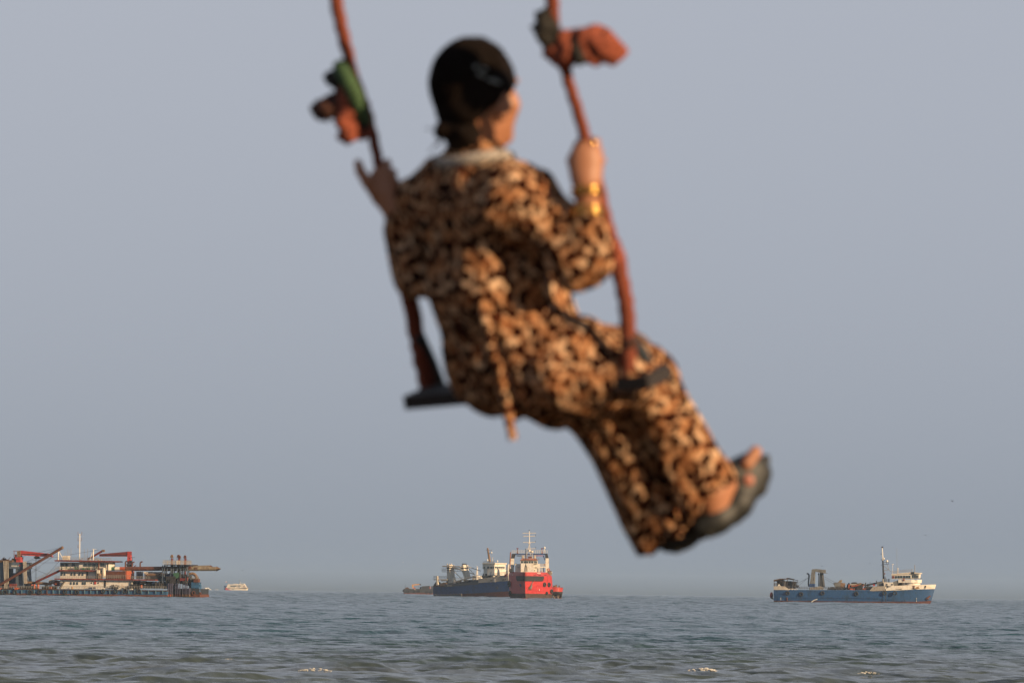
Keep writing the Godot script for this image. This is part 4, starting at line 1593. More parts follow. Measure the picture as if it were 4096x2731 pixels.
# ------------------------------------------------------------------ blue and white ship at the right
func build_supply_ship() -> void:
	new_ship("blue_ship", "blue ship with white bow and bridge and grey gantry, alone at the right", "ship", 3400, 2410.8, 1421, 0.2)
	view(3060, 2140, 3.178)
	var h := 5.0
	side_hull([[153, 698, 152, 838, 4.4, 4.2], [300, 700, 300, 838, h, h - 0.1], [900, 702, 900, 845, h, h - 0.1], [1355, 704, 1355, 848, h, h - 0.2], [1700, 698, 1690, 850, 4.6, 4.0], [1950, 693, 1920, 850, 3.2, 2.2], [2100, 690, 2060, 845, 1.5, 0.8], [2182, 687, 2138, 838, 0.12, 0.1]], "hull", "blue")
	side_hull([[152, 836, 155, 930, 4.22, 3.9], [300, 836, 300, 930, h - 0.07, h - 0.4], [900, 843, 900, 930, h - 0.07, h - 0.4], [1355, 846, 1355, 930, h - 0.17, h - 0.5], [1690, 848, 1680, 930, 4.03, 3.4], [1920, 848, 1900, 930, 2.23, 1.7], [2060, 843, 2045, 930, 0.83, 0.5], [2139, 836, 2110, 930, 0.13, 0.1]], "boot_stripe", "boot_red")
	side_hull([[1352, 712, 1362, 714, h + 0.04, h + 0.04], [1395, 658, 1395, 716, h + 0.04, h + 0.04], [1545, 652, 1545, 710, h, h + 0.04]], "bulwark", "dirty_white")
	side_hull([[1545, 690, 1545, 710, h, h], [1640, 650, 1640, 706, 4.8, 4.8], [1750, 645, 1750, 702, 4.6, 4.5], [1980, 636, 1960, 694, 3.4, 3.1], [2110, 633, 2095, 690, 1.7, 1.45], [2196, 632, 2182, 688, 0.15, 0.13]], "bow_bulwark", "white")
	side_hull([[153, 655, 153, 700, 4.4, 4.4], [285, 655, 285, 700, h + 0.03, h + 0.03], [340, 696, 340, 702, h + 0.03, h + 0.03]], "stern_bulwark", "cream")
	tyres([325, 742, 495, 755, 762, 742, 1186, 750, 1537, 742, 1668, 742], h, 0.5, 0.17)
	for q in [[1615, 690, 1758, 688], [1825, 686, 1980, 682]]:
		ln(q[0], q[1], q[2], q[3], 4.65 if q[0] < 1700 else 3.7, 0.09)
		part("rubbing_bar", "boot_brown")
	for q in [[1550, 690, 1553, 868], [1796, 822, 1797, 868]]:
		ln(q[0], q[1], q[2], q[3], h + 0.02 if q[0] < 1600 else 3.9, 0.10)
		part("discharge_pipe", "iron")
	ln(340, 800, 1860, 812, h + 0.02, 0.05)
	part("plate_seam", "navy")
	# painted name block and emblem on the bow
	var bz := 3.75
	for k in 3:
		po([1870 - k * 2, 650 + k * 11, 1921 - k * 2, 648 + k * 11, 1920 - k * 2, 656 + k * 11, 1868 - k * 2, 658 + k * 11], bz - 0.4, bz + 0.05 - k * 0.06)
		part("name_board", "rust" if k != 1 else "pink_roof")
	po([1928, 680, 1938, 662, 1950, 658, 1958, 672, 1966, 655, 1972, 655, 1968, 680], 2.8, 3.42)
	part("bow_emblem", "yellow")
	ring(V(2056, 658, 2.35), Vector3.RIGHT, Vector3.UP, 0.18, 0.12, 10, 5)
	part("hawse_hole", "iron")
	ln(2056, 664, 2055, 684, 2.3, 0.12)
	part("rust_streak", "rust")
	ln(2070, 818, 2122, 775, 1.1, 0.28, 8, 0.5); ln(2080, 800, 2100, 826, 1.1, 0.2, 8)
	part("anchor", "rust")
	for k in 3:
		ball(V(1943 + k, 806 + k * 20, 2.5 - k * 0.12), Vector3(0.1, 0.14, 0.1), 6)
		part("draught_mark", "paint_white")
	for k in 3:
		ball(V(240, 802 + k * 11, h + 0.0), Vector3(0.1, 0.1, 0.1), 6)
		part("draught_mark", "paint_white")
	ln(318, 795, 318, 838, h, 0.2)
	part("rust_streak", "rust")
	tu([620, 858, 650, 835, 698, 818], h + 0.1, 0.16, 8)
	part("discharge_water", "foam")
	ball(V(135, 770, 0), Vector3(0.55, 1.05, 0.8), 10)
	part("life_raft", "crane_red")
	po([120, 790, 140, 800, 150, 822, 132, 812], -1, 1)
	part("raft_cradle", "iron")
	# stern shelter
	po([152, 590, 156, 574, 235, 556, 330, 556, 330, 566, 238, 568, 162, 592], -3.5, 3.5)
	part("canopy", "heap")
	po([316, 552, 330, 546, 395, 560, 408, 570, 400, 576, 330, 560], -2, 2)
	ln(330, 562, 462, 580, 3.0, 0.09); ln(460, 580, 460, 630, 3.0, 0.07)
	part("canopy_frame", "iron")
	for x in [162, 235, 330, 402]:
		ln(x, 570, x, 700, 3.3, 0.09)
		part("post", "iron")
	bx(200, 575, 275, 640, -3, 1.5)
	part("cabin", "tarp_beige")
	bx(240, 600, 400, 690, -3, 2.5)
	part("machine_house", "iron")
	bx(385, 592, 430, 660, 0, 3)
	part("tank", "iron")
	clutter(200, 698, 440, 698, -2, 3.8, 26, 81, 0.5, 2.8)
	part("deck_machinery", "slate").set_meta("kind", "stuff")
	for k in 6:
		bx(348 + k * 18, 684, 356 + k * 18, 698, 3.9, 4.4)
	part("deck_light", "paint_white")
	ln(205, 655, 218, 628, 4, 0.08); ln(218, 628, 238, 655, 4, 0.08); ln(218, 655, 222, 625, 4, 0.1)
	part("stern_frame", "paint_white")
	fence(156, 655, 200, 655, 40, 4.3, 4, 0.05)
	part("railing", "wire")
	fence(440, 698, 1000, 700, 36, 4.7, 28, 0.045)
	part("railing", "wire")
	ln(455, 630, 490, 690, 4.0, 0.06); ln(430, 640, 470, 650, 4.0, 0.05)
	part("stair", "wire")
	# A shaped gantry
	po([600, 660, 612, 600, 634, 446, 642, 438, 672, 438, 668, 470, 664, 665], 1.6, 3.6)
	part("gantry_leg", "grey", "left leg of the grey gantry")
	po([600, 662, 606, 622, 665, 622, 664, 668], 1.55, 3.65)
	part("gantry_foot", "navy")
	po([742, 660, 748, 484, 784, 484, 806, 668], -3.6, -1.6)
	part("gantry_leg", "slate", "right leg of the grey gantry")
	po([770, 484, 786, 484, 808, 668, 796, 668], -1.65, -1.5)
	part("gantry_leg_face", "grey")
	po([636, 440, 690, 434, 775, 445, 775, 488, 742, 484, 668, 466, 640, 462], -3.4, 3.4)
	part("gantry_beam", "grey")
	bx(770, 486, 808, 490, -3, 3)
	fence(776, 486, 808, 486, 40, 3.0, 3, 0.05)
	part("platform", "wire")
	for q in [[680, 470, 682, 498], [730, 486, 734, 508]]:
		ln(q[0], q[1], q[2], q[3], 0, 0.16, 6)
		part("block", "iron")
	tu([600, 656, 594, 620, 600, 540, 600, 512, 592, 498, 574, 492], 2.8, 0.24, 10)
	part("exhaust", "grey_blue")
	tu([735, 655, 738, 520, 728, 492], -2.0, 0.14, 8)
	part("exhaust", "iron")
	po([600, 697, 604, 672, 660, 668, 660, 697], 3.8, 4.9)
	po([660, 697, 664, 668, 735, 656, 760, 665, 782, 697], 3.8, 4.9)
	part("hatch_cover", "dirty_white")
	for k in 9:
		ln(610 + k * 20, 697, 610 + k * 20, 664, 4.95, 0.05, 4)
	part("hatch_railing", "wire")
	for q in [[462, 615, 596, 545], [470, 650, 640, 500], [800, 535, 940, 612], [805, 560, 945, 645]]:
		ln(q[0], q[1], q[2], q[3], 2.5, 0.035, 4)
		part("cable", "wire")
	# tank and gear amidships
	tu([928, 652, 940, 645, 1000, 648], 2.0, 1.0, 16)
	part("tank", "grey", "grey half of the round tank")
	tu([1000, 648, 1052, 655], 2.0, 0.98, 16)
	part("tank", "tan_metal", "brown half of the round tank")
	po([955, 622, 985, 580, 1012, 572, 1014, 582, 1000, 618, 975, 625], 1.0, 2.2)
	part("hopper", "pale_green")
	bx(940, 668, 1050, 700, 0, 3)
	part("tank_cradle", "iron")
	po([1125, 615, 1140, 604, 1185, 603, 1198, 614, 1190, 622, 1130, 622], 1, 3)
	part("rubber_boat", "iron")
	po([1112, 624, 1205, 622, 1205, 642, 1115, 642], 1, 3)
	part("deck_box", "dirty_white")
	po([1195, 622, 1240, 612, 1285, 628, 1285, 640, 1195, 640], 1, 3)
	part("tarpaulin", "tarp_beige")
	for q in [[1092, 630, 1104, 690], [1130, 645, 1180, 690], [1185, 635, 1205, 690], [1205, 640, 1275, 655]]:
		bx(q[0], q[1], q[2], q[3], 1.5, 3.5)
		part("deck_crate", "orange")
	bx(1140, 655, 1175, 690, 3.4, 3.7)
	part("crate_opening", "iron")
	clutter(1090, 700, 1350, 702, -2, 4.4, 36, 91, 0.4, 2.0)
	part("deck_machinery", "iron").set_meta("kind", "stuff")
	clutter(1095, 700, 1300, 702, 2, 4.6, 14, 92, 0.3, 0.9)
	part("deck_machinery", "orange").set_meta("kind", "stuff")
	clutter(830, 700, 1080, 702, 2, 4.6, 22, 93, 0.3, 0.9)
	part("deck_machinery", "slate").set_meta("kind", "stuff")
	tu([1285, 630, 1330, 640, 1400, 625, 1525, 600], 1.0, 0.28, 10)
	part("pipe", "slate")
	bx(1290, 655, 1380, 702, -2, 3)
	part("machine_house", "slate")
	bx(1400, 630, 1420, 650, 2, 3.5)
	part("deck_box", "crane_red")
	ln(1365, 600, 1366, 690, 3, 0.07)
	part("post", "wire")
	po([1450, 604, 1500, 600, 1525, 602, 1532, 652, 1450, 656], -1, 3.5)
	part("store", "grey")
	tu([1452, 605, 1446, 590, 1440, 586], 2.5, 0.14, 8)
	part("exhaust", "iron")
	# superstructure
	po([1530, 608, 1640, 604, 1650, 655, 1545, 700, 1535, 655], -4, 4.2)
	var low := part("deckhouse", "white", "low white deckhouse behind the bow")
	for q in [[1568, 634], [1636, 633]]:
		ring(V(q[0], q[1], 4.25), Vector3.RIGHT, Vector3.UP, 0.16, 0.11, 10, 5)
		part("porthole", "iron", "", low)
	po([1640, 604, 1720, 575, 1700, 650, 1640, 655], -3, 3.4)
	part("stair_house", "grey")
	# rounded forward house
	var rows := []
	for y in [560.0, 600.0]:
		var l := PackedVector3Array()
		var a := V(1715, y + 8, 3.6)
		var b := V(2008 - (y - 560.0) * 0.12, y - 2, 1.4)
		l.push_back(Vector3(a.x, a.y, -3.6))
		l.push_back(a)
		l.push_back(Vector3(lerpf(a.x, b.x, 0.6), a.y, 3.6))
		l.push_back(Vector3(lerpf(a.x, b.x, 0.88), a.y, 2.7))
		l.push_back(Vector3(b.x, a.y, 1.0))
		l.push_back(Vector3(b.x, a.y, -1.0))
		l.push_back(Vector3(lerpf(a.x, b.x, 0.88), a.y, -2.7))
		l.push_back(Vector3(a.x, a.y, -3.6))
		rows.push_back(l)
	loft(rows, V(1850, 580, 0))
	part("bridge_apron", "white")
	rows = []
	for y in [598.0, 648.0]:
		var l := PackedVector3Array()
		var a := V(1700, y + 4, 3.3)
		var b := V(1992, y - 2, 1.2)
		l.push_back(Vector3(a.x, a.y, -3.3))
		for k in 9:
			var g := PI * k / 8.0
			l.push_back(Vector3(lerpf(a.x, b.x, 0.55) + (b.x - a.x) * 0.45 * sin(g) if k > 0 and k < 8 else lerpf(a.x, b.x, 0.3), a.y, 3.3 * cos(g)))
		l.push_back(Vector3(a.x, a.y, -3.3))
		rows.push_back(l)
	loft(rows, V(1840, 620, 0), true)
	var house := part("forward_house", "white")
	ring(V(1812, 625, 3.3), Vector3.RIGHT, Vector3.UP, 0.13, 0.1, 10, 5)
	part("porthole", "iron", "", house)
	po([1634, 508, 1880, 482, 1880, 560, 1634, 562], -3.0, 3.0)
	var bridge := part("bridge", "white")
	po([1880, 482, 1982, 490, 1972, 556, 1880, 560], -2.4, 2.4)
	var nose := part("bridge_front", "white")
	po([1630, 500, 1878, 476, 1985, 485, 1985, 498, 1880, 494, 1634, 516], -3.2, 3.2)
	part("bridge_roof", "cream")
	var wx := [1641, 1666, 1676, 1700, 1709, 1734, 1741, 1766, 1776, 1804, 1813, 1836, 1845, 1870]
	for i in range(0, wx.size(), 2):
		bx(wx[i], 524 - i * 0.45, wx[i + 1], 555 - i * 0.5, 2.9, 3.1)
		part("window", "glass" if i > 0 else "dark_red", "", bridge)
	panes([1884, 1908, 1918, 1934, 1941, 1953, 1960, 1970], 516, 546, 2.4, nose)
	ln(1740, 552, 2008, 556, 3.7, 0.07)
	part("apron_rail", "iron")
	bx(1770, 556, 1794, 588, 3.5, 3.75)
	part("name_board", "pink_roof")
	bx(1878, 474, 1916, 498, 1.8, 3.3)
	part("roof_box", "black")
	fence(1640, 500, 1870, 478, 36, 2.6, 16, 0.035)
	part("railing", "rail")
	# mast
	tube([V(1546, 605, 0), V(1536, 325, 0)], [0.3, 0.22], 8)
	part("mast", "iron")
	tube([V(1536, 325, 0), V(1528, 160, 0)], [0.2, 0.12], 8)
	part("topmast", "paint_white")
	bx(1518, 150, 1538, 166, -0.3, 0.3)
	part("mast_light", "iron")
	ln(1512, 320, 1560, 318, 0, 0.09); ln(1508, 245, 1530, 245, 0, 0.07); ln(1510, 388, 1535, 380, 0, 0.06)
	part("mast_yard", "iron")
	ball(V(1549, 304, 0), Vector3(0.3, 0.3, 0.3), 8)
	part("dome", "paint_white")
	for y in [350, 375]:
		ln(1538, y, 1606, y, 0.4, 0.07)
	ln(1606, 350, 1606, 375, 0.4, 0.06); ln(1580, 350, 1580, 375, 0.4, 0.06)
	part("mast_platform", "wire")
	ball(V(1588, 336, 0.2), Vector3(0.34, 0.42, 0.34), 10)
	part("dome", "paint_white")
	for q in [[1545, 395, 1640, 470], [1590, 378, 1615, 455], [1545, 450, 1600, 450], [1550, 400, 1600, 440]]:
		ln(q[0], q[1], q[2], q[3], 0.3, 0.075, 5)
		part("mast_stay", "rail")
	ball(V(1558, 495, 0.2), Vector3(0.18, 0.25, 0.05), 6)
	part("pennant", "dark_red")
	ln(1657, 376, 1655, 500, 0.5, 0.06); ball(V(1657, 376, 0.5), Vector3(0.28, 0.16, 0.28), 8)
	part("antenna", "paint_white")
	ln(1708, 170, 1712, 430, 0.5, 0.035, 4)
	part("whip_antenna", "rail")
	ln(1720, 425, 1720, 495, 0.5, 0.14, 8); ball(V(1720, 430, 0.5), Vector3(0.26, 0.2, 0.26), 8)
	part("light_post", "cream")
	ln(1932, 385, 1932, 485, 0.5, 0.1, 8); ln(1898, 435, 1898, 480, 0.5, 0.12, 8)
	part("light_post", "rail")
	for x in [1535, 1562, 1580, 1605]:
		tu([x, 606, x, 560 if x != 1562 else 540], 1.5, 0.16 if x != 1535 else 0.34, 8)
		part("ventilator", "cream" if x < 1600 else "iron")
	ln(1545, 655, 1620, 658, 4.3, 0.1); ln(1580, 645, 1582, 690, 4.3, 0.12)
	part("davit", "iron")

# ------------------------------------------------------------------ birds
func build_birds() -> void:
	var spots := [[3811, 2005, 1000.0, 0.42, 1, "dark seabird with raised wings, highest over the blue ship"], [3703, 2140, 1050.0, -0.22, 1, "dark seabird gliding with drooped wings above the blue ship's bow"], [3290, 2264, 1300.0, 0.15, 1, "dark seabird above the blue ship's gantry"],
		[3482, 2253, 1400.0, 0.2, 1, "tiny dark seabird between the blue ship's gantry and mast"], [969, 2281, 1200.0, -0.1, 1, "dark seabird above the ferry"], [1017, 2317, 1200.0, 0.35, 0, "pale gull to the right of the ferry"], [1612, 2248, 1500.0, 0.3, 0, "pale gull above the work barge"]]
	var first: Node3D
	for q in spots:
		var p := cx * Vector3((q[0] - 2048.0) / F4 * q[2], -(q[1] - 1365.5) / F4 * q[2], -q[2])
		var b := thing("seabird", q[5], "bird", p, 0.3, "seabirds over the water")
		var m: Material = M.feather_dark if q[4] else M.feather_pale
		ball(Vector3(0, 0, 0), Vector3(0.09, 0.08, 0.2), 8)
		ball(Vector3(0, 0.03, 0.21), Vector3(0.05, 0.05, 0.07), 8)
		prism([Vector3(-0.04, 0.01, -0.18), Vector3(0.04, 0.01, -0.18), Vector3(0.07, 0.02, -0.2), Vector3(-0.07, 0.02, -0.2)], Vector3(0, 0, -0.16))
		done("body", m, b)
		for s in [-1.0, 1.0]:
			var e: float = q[3]
			var rows := []
			for k in 6:
				var t := k / 5.0
				var x: float = s * (0.05 + 0.58 * t)
				var y: float = 0.04 + e * (t - 0.35 * t * t) + (0.05 * sin(t * PI))
				var ch := 0.13 * (1.0 - 0.75 * t * t)
				rows.push_back(PackedVector3Array([Vector3(x, y, ch - 0.12 * t), Vector3(x, y + 0.018 * (1.0 - t), -0.12 * t), Vector3(x, y, -ch - 0.12 * t), Vector3(x, y - 0.012 * (1.0 - t), -0.12 * t), Vector3(x, y, ch - 0.12 * t)]))
			loft(rows, Vector3(s * 0.3, 0.04 + e * 0.3, 0))
			done("wing", m, b)

# ------------------------------------------------------------------ the swing and the woman on it
func along(pts: Array, step := 0.02) -> Array:       # a smooth run of points through the given ones
	var c := Curve3D.new()
	for i in pts.size():
		var t: Vector3 = (pts[mini(i + 1, pts.size() - 1)] - pts[maxi(i - 1, 0)]) / 6.0
		c.add_point(pts[i], -t, t)
	c.bake_interval = step
	return Array(c.get_baked_points())

func shift(pts: Array, by: Vector3) -> Array:
	var o := []
	for p in pts:
		o.push_back(p - by)
	return o

func wobble(pts: Array, amp: float, sd: int) -> Array:
	var n := noise(sd, 6.0, 2)
	var o := []
	for p in pts:
		o.push_back(p + Vector3(n.get_noise_3dv(p), n.get_noise_3dv(p + Vector3(7, 0, 0)), n.get_noise_3dv(p + Vector3(0, 9, 0))) * amp)
	return o

func thick(pts: Array, stops: Array) -> Array:      # rope radius, taken between given spots
	var o := []
	for p in pts:
		var sum := 0.0
		var all := 0.0
		for i in range(0, stops.size(), 2):
			var wgt: float = 1.0 / pow(maxf(p.distance_to(stops[i]), 0.02), 3.0)
			sum += wgt * stops[i + 1]
			all += wgt
		o.push_back(sum / all)
	return o

func build_swing() -> void:
	var base := W(1218, 915)
	var s := thing("swing", "homemade swing of orange rope with a dark plank seat carrying the woman", "swing", base)
	var fuzz := noise(77, 34.0, 3)
	# ropes, from out of the frame down to the ends of the plank
	var left := along([W(610, -720, 0.24), W(690, -340, 0.14), W(770, 0, 0.07), W(785, 62, 0.055), W(806, 150, 0.035), W(828, 225, 0.015), W(847, 285, 0.0), W(862, 345, -0.02), W(876, 405, -0.04), W(900, 500, -0.075), W(925, 610, -0.11), W(945, 690, -0.13), W(957, 760, -0.15), W(972, 830, -0.17), W(985, 905, -0.19)])
	var right := along([W(1120, -720, 0.55), W(1195, -340, 0.46), W(1265, 0, 0.315), W(1273, 75, 0.300), W(1298, 165, 0.280), W(1322, 240, 0.255), W(1342, 310, 0.225), W(1360, 370, 0.215), W(1378, 440, 0.210), W(1393, 510, 0.205), W(1411, 585, 0.190), W(1424, 655, 0.185), W(1439, 725, 0.172), W(1446, 790, 0.16), W(1446, 872, 0.15)])
	tube(shift(wobble(left, 0.008, 5), base), thick(left, [W(770, 0, 0.07), 0.0145, W(828, 225, 0.015), 0.013, W(862, 345, -0.02), 0.0115, W(957, 740, -0.15), 0.0185, W(972, 850, -0.17), 0.0195]), 12, 3, 55.0)
	done("rope", M.rope, s, "left rope")
	tube(shift(wobble(right, 0.008, 6), base), thick(right, [W(1265, 0, 0.315), 0.0145, W(1322, 240, 0.255), 0.0125, W(1378, 440, 0.210), 0.0145, W(1424, 655, 0.185), 0.0175]), 12, 3, 55.0)
	done("rope", M.rope, s, "right rope")
	# plank
	var r := (cx.basis * Vector3(0.87, 0.08, 0.49)).normalized()
	var f := (cx.basis * Vector3(0.47, 0.21, -0.857)).normalized()
	var up := r.cross(f).normalized()
	f = up.cross(r)
	obox(W(1232, 889) - base, r * 0.295, up * 0.0145, f * 0.056)
	done("seat", M.seat, s)
	# dark straps that bind the ropes to the plank
	tube(shift([W(962, 770, -0.14), W(985, 835, -0.18), W(1012, 900, -0.24)], base), [0.013, 0.019, 0.017], 8)
	done("strap", M.blue_strap, s, "dark blue strap at the left end of the plank")
	tube(shift([W(1449, 770, 0.165), W(1472, 815, 0.14), W(1494, 862, 0.10)], base), [0.010, 0.018, 0.014], 8)
	done("strap", M.blue_strap, s, "dark blue strap at the right end of the plank")
	tube(shift([W(1446, 776, 0.163), W(1447, 796, 0.16)], base), 0.0195, 10)
	done("strap", M.rope_dark, s)
	# knots
	sdf([cap(1278, 118, 0.295, 0.027, 1300, 112, 0.300, 0.033, 0.01), cap(1300, 95, 0.300, 0.026, 1302, 130, 0.302, 0.024, 0.01), cap(1342, 95, 0.315, 0.030, 1352, 92, 0.310, 0.032, 0.008), cap(1350, 122, 0.310, 0.022, 1362, 126, 0.315, 0.022, 0.008),
		cap(1376, 97, 0.300, 0.032, 1386, 103, 0.320, 0.030, 0.008), cap(1386, 126, 0.305, 0.020, 1398, 128, 0.310, 0.019, 0.008), cap(1406, 112, 0.310, 0.025, 1412, 120, 0.310, 0.025, 0.008), cap(1318, 105, 0.300, 0.024, 1340, 108, 0.310, 0.022, 0.008)], 0.006, base, fuzz, 0.007)
	done("knot", M.knot_rope, s, "orange bundle of knotted rope on the right")
	sdf([cap(1322, 92, 0.325, 0.014, 1330, 135, 0.330, 0.013), cap(1322, 92, 0.290, 0.014, 1330, 135, 0.280, 0.012)], 0.005, base, fuzz, 0.004)
	done("tie", M.black_twine, s, "dark tie round the right bundle")
	sdf([cap(1250, 42, 0.310, 0.013, 1256, 70, 0.310, 0.018), cap(1246, 68, 0.315, 0.014, 1262, 95, 0.305, 0.015), cap(1240, 30, 0.310, 0.006, 1250, 50, 0.310, 0.009)], 0.005, base, fuzz, 0.010)
	done("knot", M.black_twine, s, "dark frayed knot above the bundle")
	sdf([cap(1405, 575, 0.200, 0.018, 1416, 602, 0.195, 0.021)], 0.005, base, fuzz, 0.007)
	done("knot", M.knot_rope, s, "small knot in the right rope")
	sdf([cap(800, 200, 0.035, 0.022, 812, 250, 0.03, 0.030), cap(805, 240, 0.04, 0.028, 828, 285, 0.02, 0.026), cap(790, 280, 0.05, 0.020, 800, 305, 0.045, 0.021, 0.01), cap(800, 305, 0.045, 0.020, 838, 300, 0.015, 0.017, 0.01)], 0.006, base, fuzz, 0.007)
	done("knot", M.knot_rope, s, "looped knot of orange rope on the left")
	sdf([cap(733, 254, 0.03, 0.017, 758, 252, 0.03, 0.017), cap(758, 245, 0.03, 0.02, 792, 225, 0.03, 0.028)], 0.006, base, fuzz, 0.007)
	done("knot", M.rope_dark, s, "dark red end of the left knot")
	tube(shift(along([W(780, 150, 0.045), W(795, 178, 0.07), W(812, 212, 0.075), W(828, 250, 0.06), W(836, 282, 0.035)]), base), 0.017, 8)
	done("tie", M.green_cloth, s, "strip of green cloth tied round the left rope")
	sdf([cap(752, 174, 0.03, 0.005, 778, 186, 0.035, 0.012), cap(778, 186, 0.035, 0.014, 790, 205, 0.03, 0.014), cap(820, 262, 0.055, 0.012, 832, 290, 0.04, 0.012)], 0.005, base, fuzz, 0.007)
	done("tie", M.black_twine, s, "dark twine in the left knot")

func finger(p: Array, r: float) -> Array:
	var o := []
	for i in p.size() - 1:
		o.push_back(capw(p[i], p[i + 1], r * (1.0 - 0.12 * i), r * (1.0 - 0.12 * (i + 1)), 0.004))
	return o

func build_woman() -> void:
	var base := W(1218, 900)
	var w := thing("person", "woman on the swing, from behind, in a brown leopard print suit and dark sandals", "person", base)
	var folds := noise(91, 10.0, 2)
	var B := cx.basis
	var f := (B * Vector3(0.80, 0.04, -0.60)).normalized()      # where the head looks
	var up := (B * Vector3(-0.05, 1, 0.04)).normalized()
	var r := f.cross(up).normalized()
	up = r.cross(f)
	var c := W(1097, 200, 0.10)
	# ---- body: one continuous skin, the head and hands meshed finer
	sdf([cap(1088, 395, 0.08, 0.05, 1092, 280, 0.09, 0.047), cap(1010, 445, 0.02, 0.05, 1190, 440, 0.16, 0.05), cap(1097, 470, 0.08, 0.085, 1130, 640, 0.06, 0.07, 0.04), cap(1130, 640, 0.06, 0.07, 1200, 830, 0.0, 0.085, 0.05),
		cap(1165, 832, -0.04, 0.08, 1275, 836, 0.05, 0.08), cap(1275, 842, 0.04, 0.066, 1470, 862, -0.2, 0.05), cap(1165, 845, -0.05, 0.066, 1372, 920, -0.27, 0.05),
		cap(1470, 862, -0.2, 0.05, 1632, 1128, -0.335, 0.033), cap(1372, 920, -0.27, 0.05, 1545, 1212, -0.405, 0.033), cap(1632, 1128, -0.335, 0.033, 1642, 1172, -0.335, 0.026), cap(1642, 1176, -0.335, 0.026, 1712, 1096, -0.395, 0.026), cap(1630, 1122, -0.325, 0.03, 1682, 1090, -0.36, 0.026), cap(1716, 1092, -0.39, 0.024, 1732, 1058, -0.41, 0.019),
		cap(1545, 1212, -0.405, 0.03, 1566, 1224, -0.405, 0.022), cap(1566, 1224, -0.405, 0.022, 1650, 1150, -0.47, 0.022),
		cap(1225, 450, 0.17, 0.040, 1340, 598, 0.190, 0.036), cap(1340, 598, 0.190, 0.038, 1350, 458, 0.235, 0.027), cap(965, 450, -0.03, 0.040, 955, 630, -0.012, 0.032), cap(955, 630, -0.012, 0.032, 903, 480, -0.025, 0.024)], 0.010, base)
	var fr := W(1350, 458, 0.235)
	var hand := [capw(fr, W(1348, 420, 0.242), 0.026, 0.028, 0.02), ell(W(1346, 378, 0.248), B.x, B.y, B.z, Vector3(0.034, 0.05, 0.02), 0.02)]
	for i in 4:
		var y := 326.0 + i * 21.0
		hand.append_array(finger([W(1362, y + 8, 0.252), W(1383 - absf(i - 2.2) * 6.0, y, 0.230), W(1378 - absf(i - 2.2) * 5.0, y - 3, 0.192), W(1345, y - 2, 0.182)], 0.0098 if i < 3 else 0.0085))
	hand.append_array(finger([W(1322, 405, 0.240), W(1313, 368, 0.225), W(1328, 332, 0.202), W(1346, 312, 0.192)], 0.0115))
	sdf(hand, 0.004, base)
	hand = [capw(W(903, 480, -0.02), W(893, 452, -0.025), 0.025, 0.026, 0.02), ell(W(880, 425, -0.025), B.x, B.y, B.z, Vector3(0.033, 0.044, 0.019), 0.02)]
	for i in 4:
		var y := 376.0 + i * 20.0
		hand.append_array(finger([W(888 + i * 4, y + 22, -0.035), W(898 + i * 5 - (8 if i == 0 else 0), y, -0.055), W(890 + i * 5, y - 4, -0.085), W(866 + i * 5, y + 2, -0.08)], 0.0095 if i < 3 else 0.0082))
	hand.append_array(finger([W(860, 440, -0.015), W(842, 416, -0.008), W(827, 392, -0.01), W(822, 374, -0.018)], 0.0140))
	sdf(hand, 0.004, base)
	var head := [ell(c + up * 0.012 - f * 0.008, r, up, f, Vector3(0.069, 0.092, 0.088), 0.02), ell(c + f * 0.028 - up * 0.05, r, up, f, Vector3(0.056, 0.072, 0.058), 0.02), ell(c + f * 0.062 - up * 0.104, r, up, f, Vector3(0.022, 0.018, 0.022), 0.02),
		ell(c + f * 0.088 - up * 0.03, r, up, f, Vector3(0.011, 0.020, 0.016), 0.012), ell(c + f * 0.078 - up * 0.066, r, up, f, Vector3(0.022, 0.009, 0.010), 0.008), ell(c + f * 0.076 + up * 0.012, r, up, f, Vector3(0.045, 0.009, 0.010), 0.012),
		capw(W(1090, 350, 0.083), c - up * 0.06 - f * 0.018, 0.050, 0.048, 0.03)]
	for s in [-1.0, 1.0]:
		head.push_back(ell(c + r * 0.070 * s - up * 0.042 + f * 0.012, (r * s - f * 0.6).normalized(), up, (f + r * s * 0.6).normalized(), Vector3(0.007, 0.033, 0.020), 0.005))
		head.push_back(ell(c + r * 0.040 * s + f * 0.055 - up * 0.038, r, up, f, Vector3(0.022, 0.02, 0.018), 0.02))
	sdf(head, 0.006, base)
	var toes := []
	for i in 5:
		var q := i / 4.0
		toes.push_back(cap(1716 + q * 6, 1066, -0.335 - q * 0.08, 0.014, 1736 - q * 10, 1038 + q * 5, -0.345 - q * 0.075, 0.0145 - q * 0.005, 0.004))
	sdf(toes, 0.005, base)
	done("body", M.skin, w)
	for s in [-1.0, 1.0]:
		ball(c + r * 0.03 * s + f * 0.058 - up * 0.010 - base, Vector3.ONE * 0.0095, 10)
		done("eye", M.paint_white, w)
	# ---- hair, bun and clip
	sdf([ell(c + up * 0.006 - f * 0.010, r, up, f, Vector3(0.079, 0.098, 0.098), 0.02), ell(c - f * 0.04 - up * 0.05, r, up, f, Vector3(0.056, 0.052, 0.045), 0.03), [2, c - up * 0.034 + f * 0.012, (f * 0.545 - up * 0.838).normalized(), 0.0, 0.0, 0.0]], 0.006, base, noise(55, 12.0, 2), 0.003)
	sdf([ell(c - f * 0.040 - up * 0.088, r, up, f, Vector3(0.047, 0.052, 0.042), 0.02), ell(c - f * 0.082 - up * 0.086 - r * 0.012, r, up, f, Vector3(0.021, 0.024, 0.021), 0.008)], 0.006, base, noise(56, 24.0, 2), 0.004)
	done("hair", M.hair, w)
	rng.seed = 18
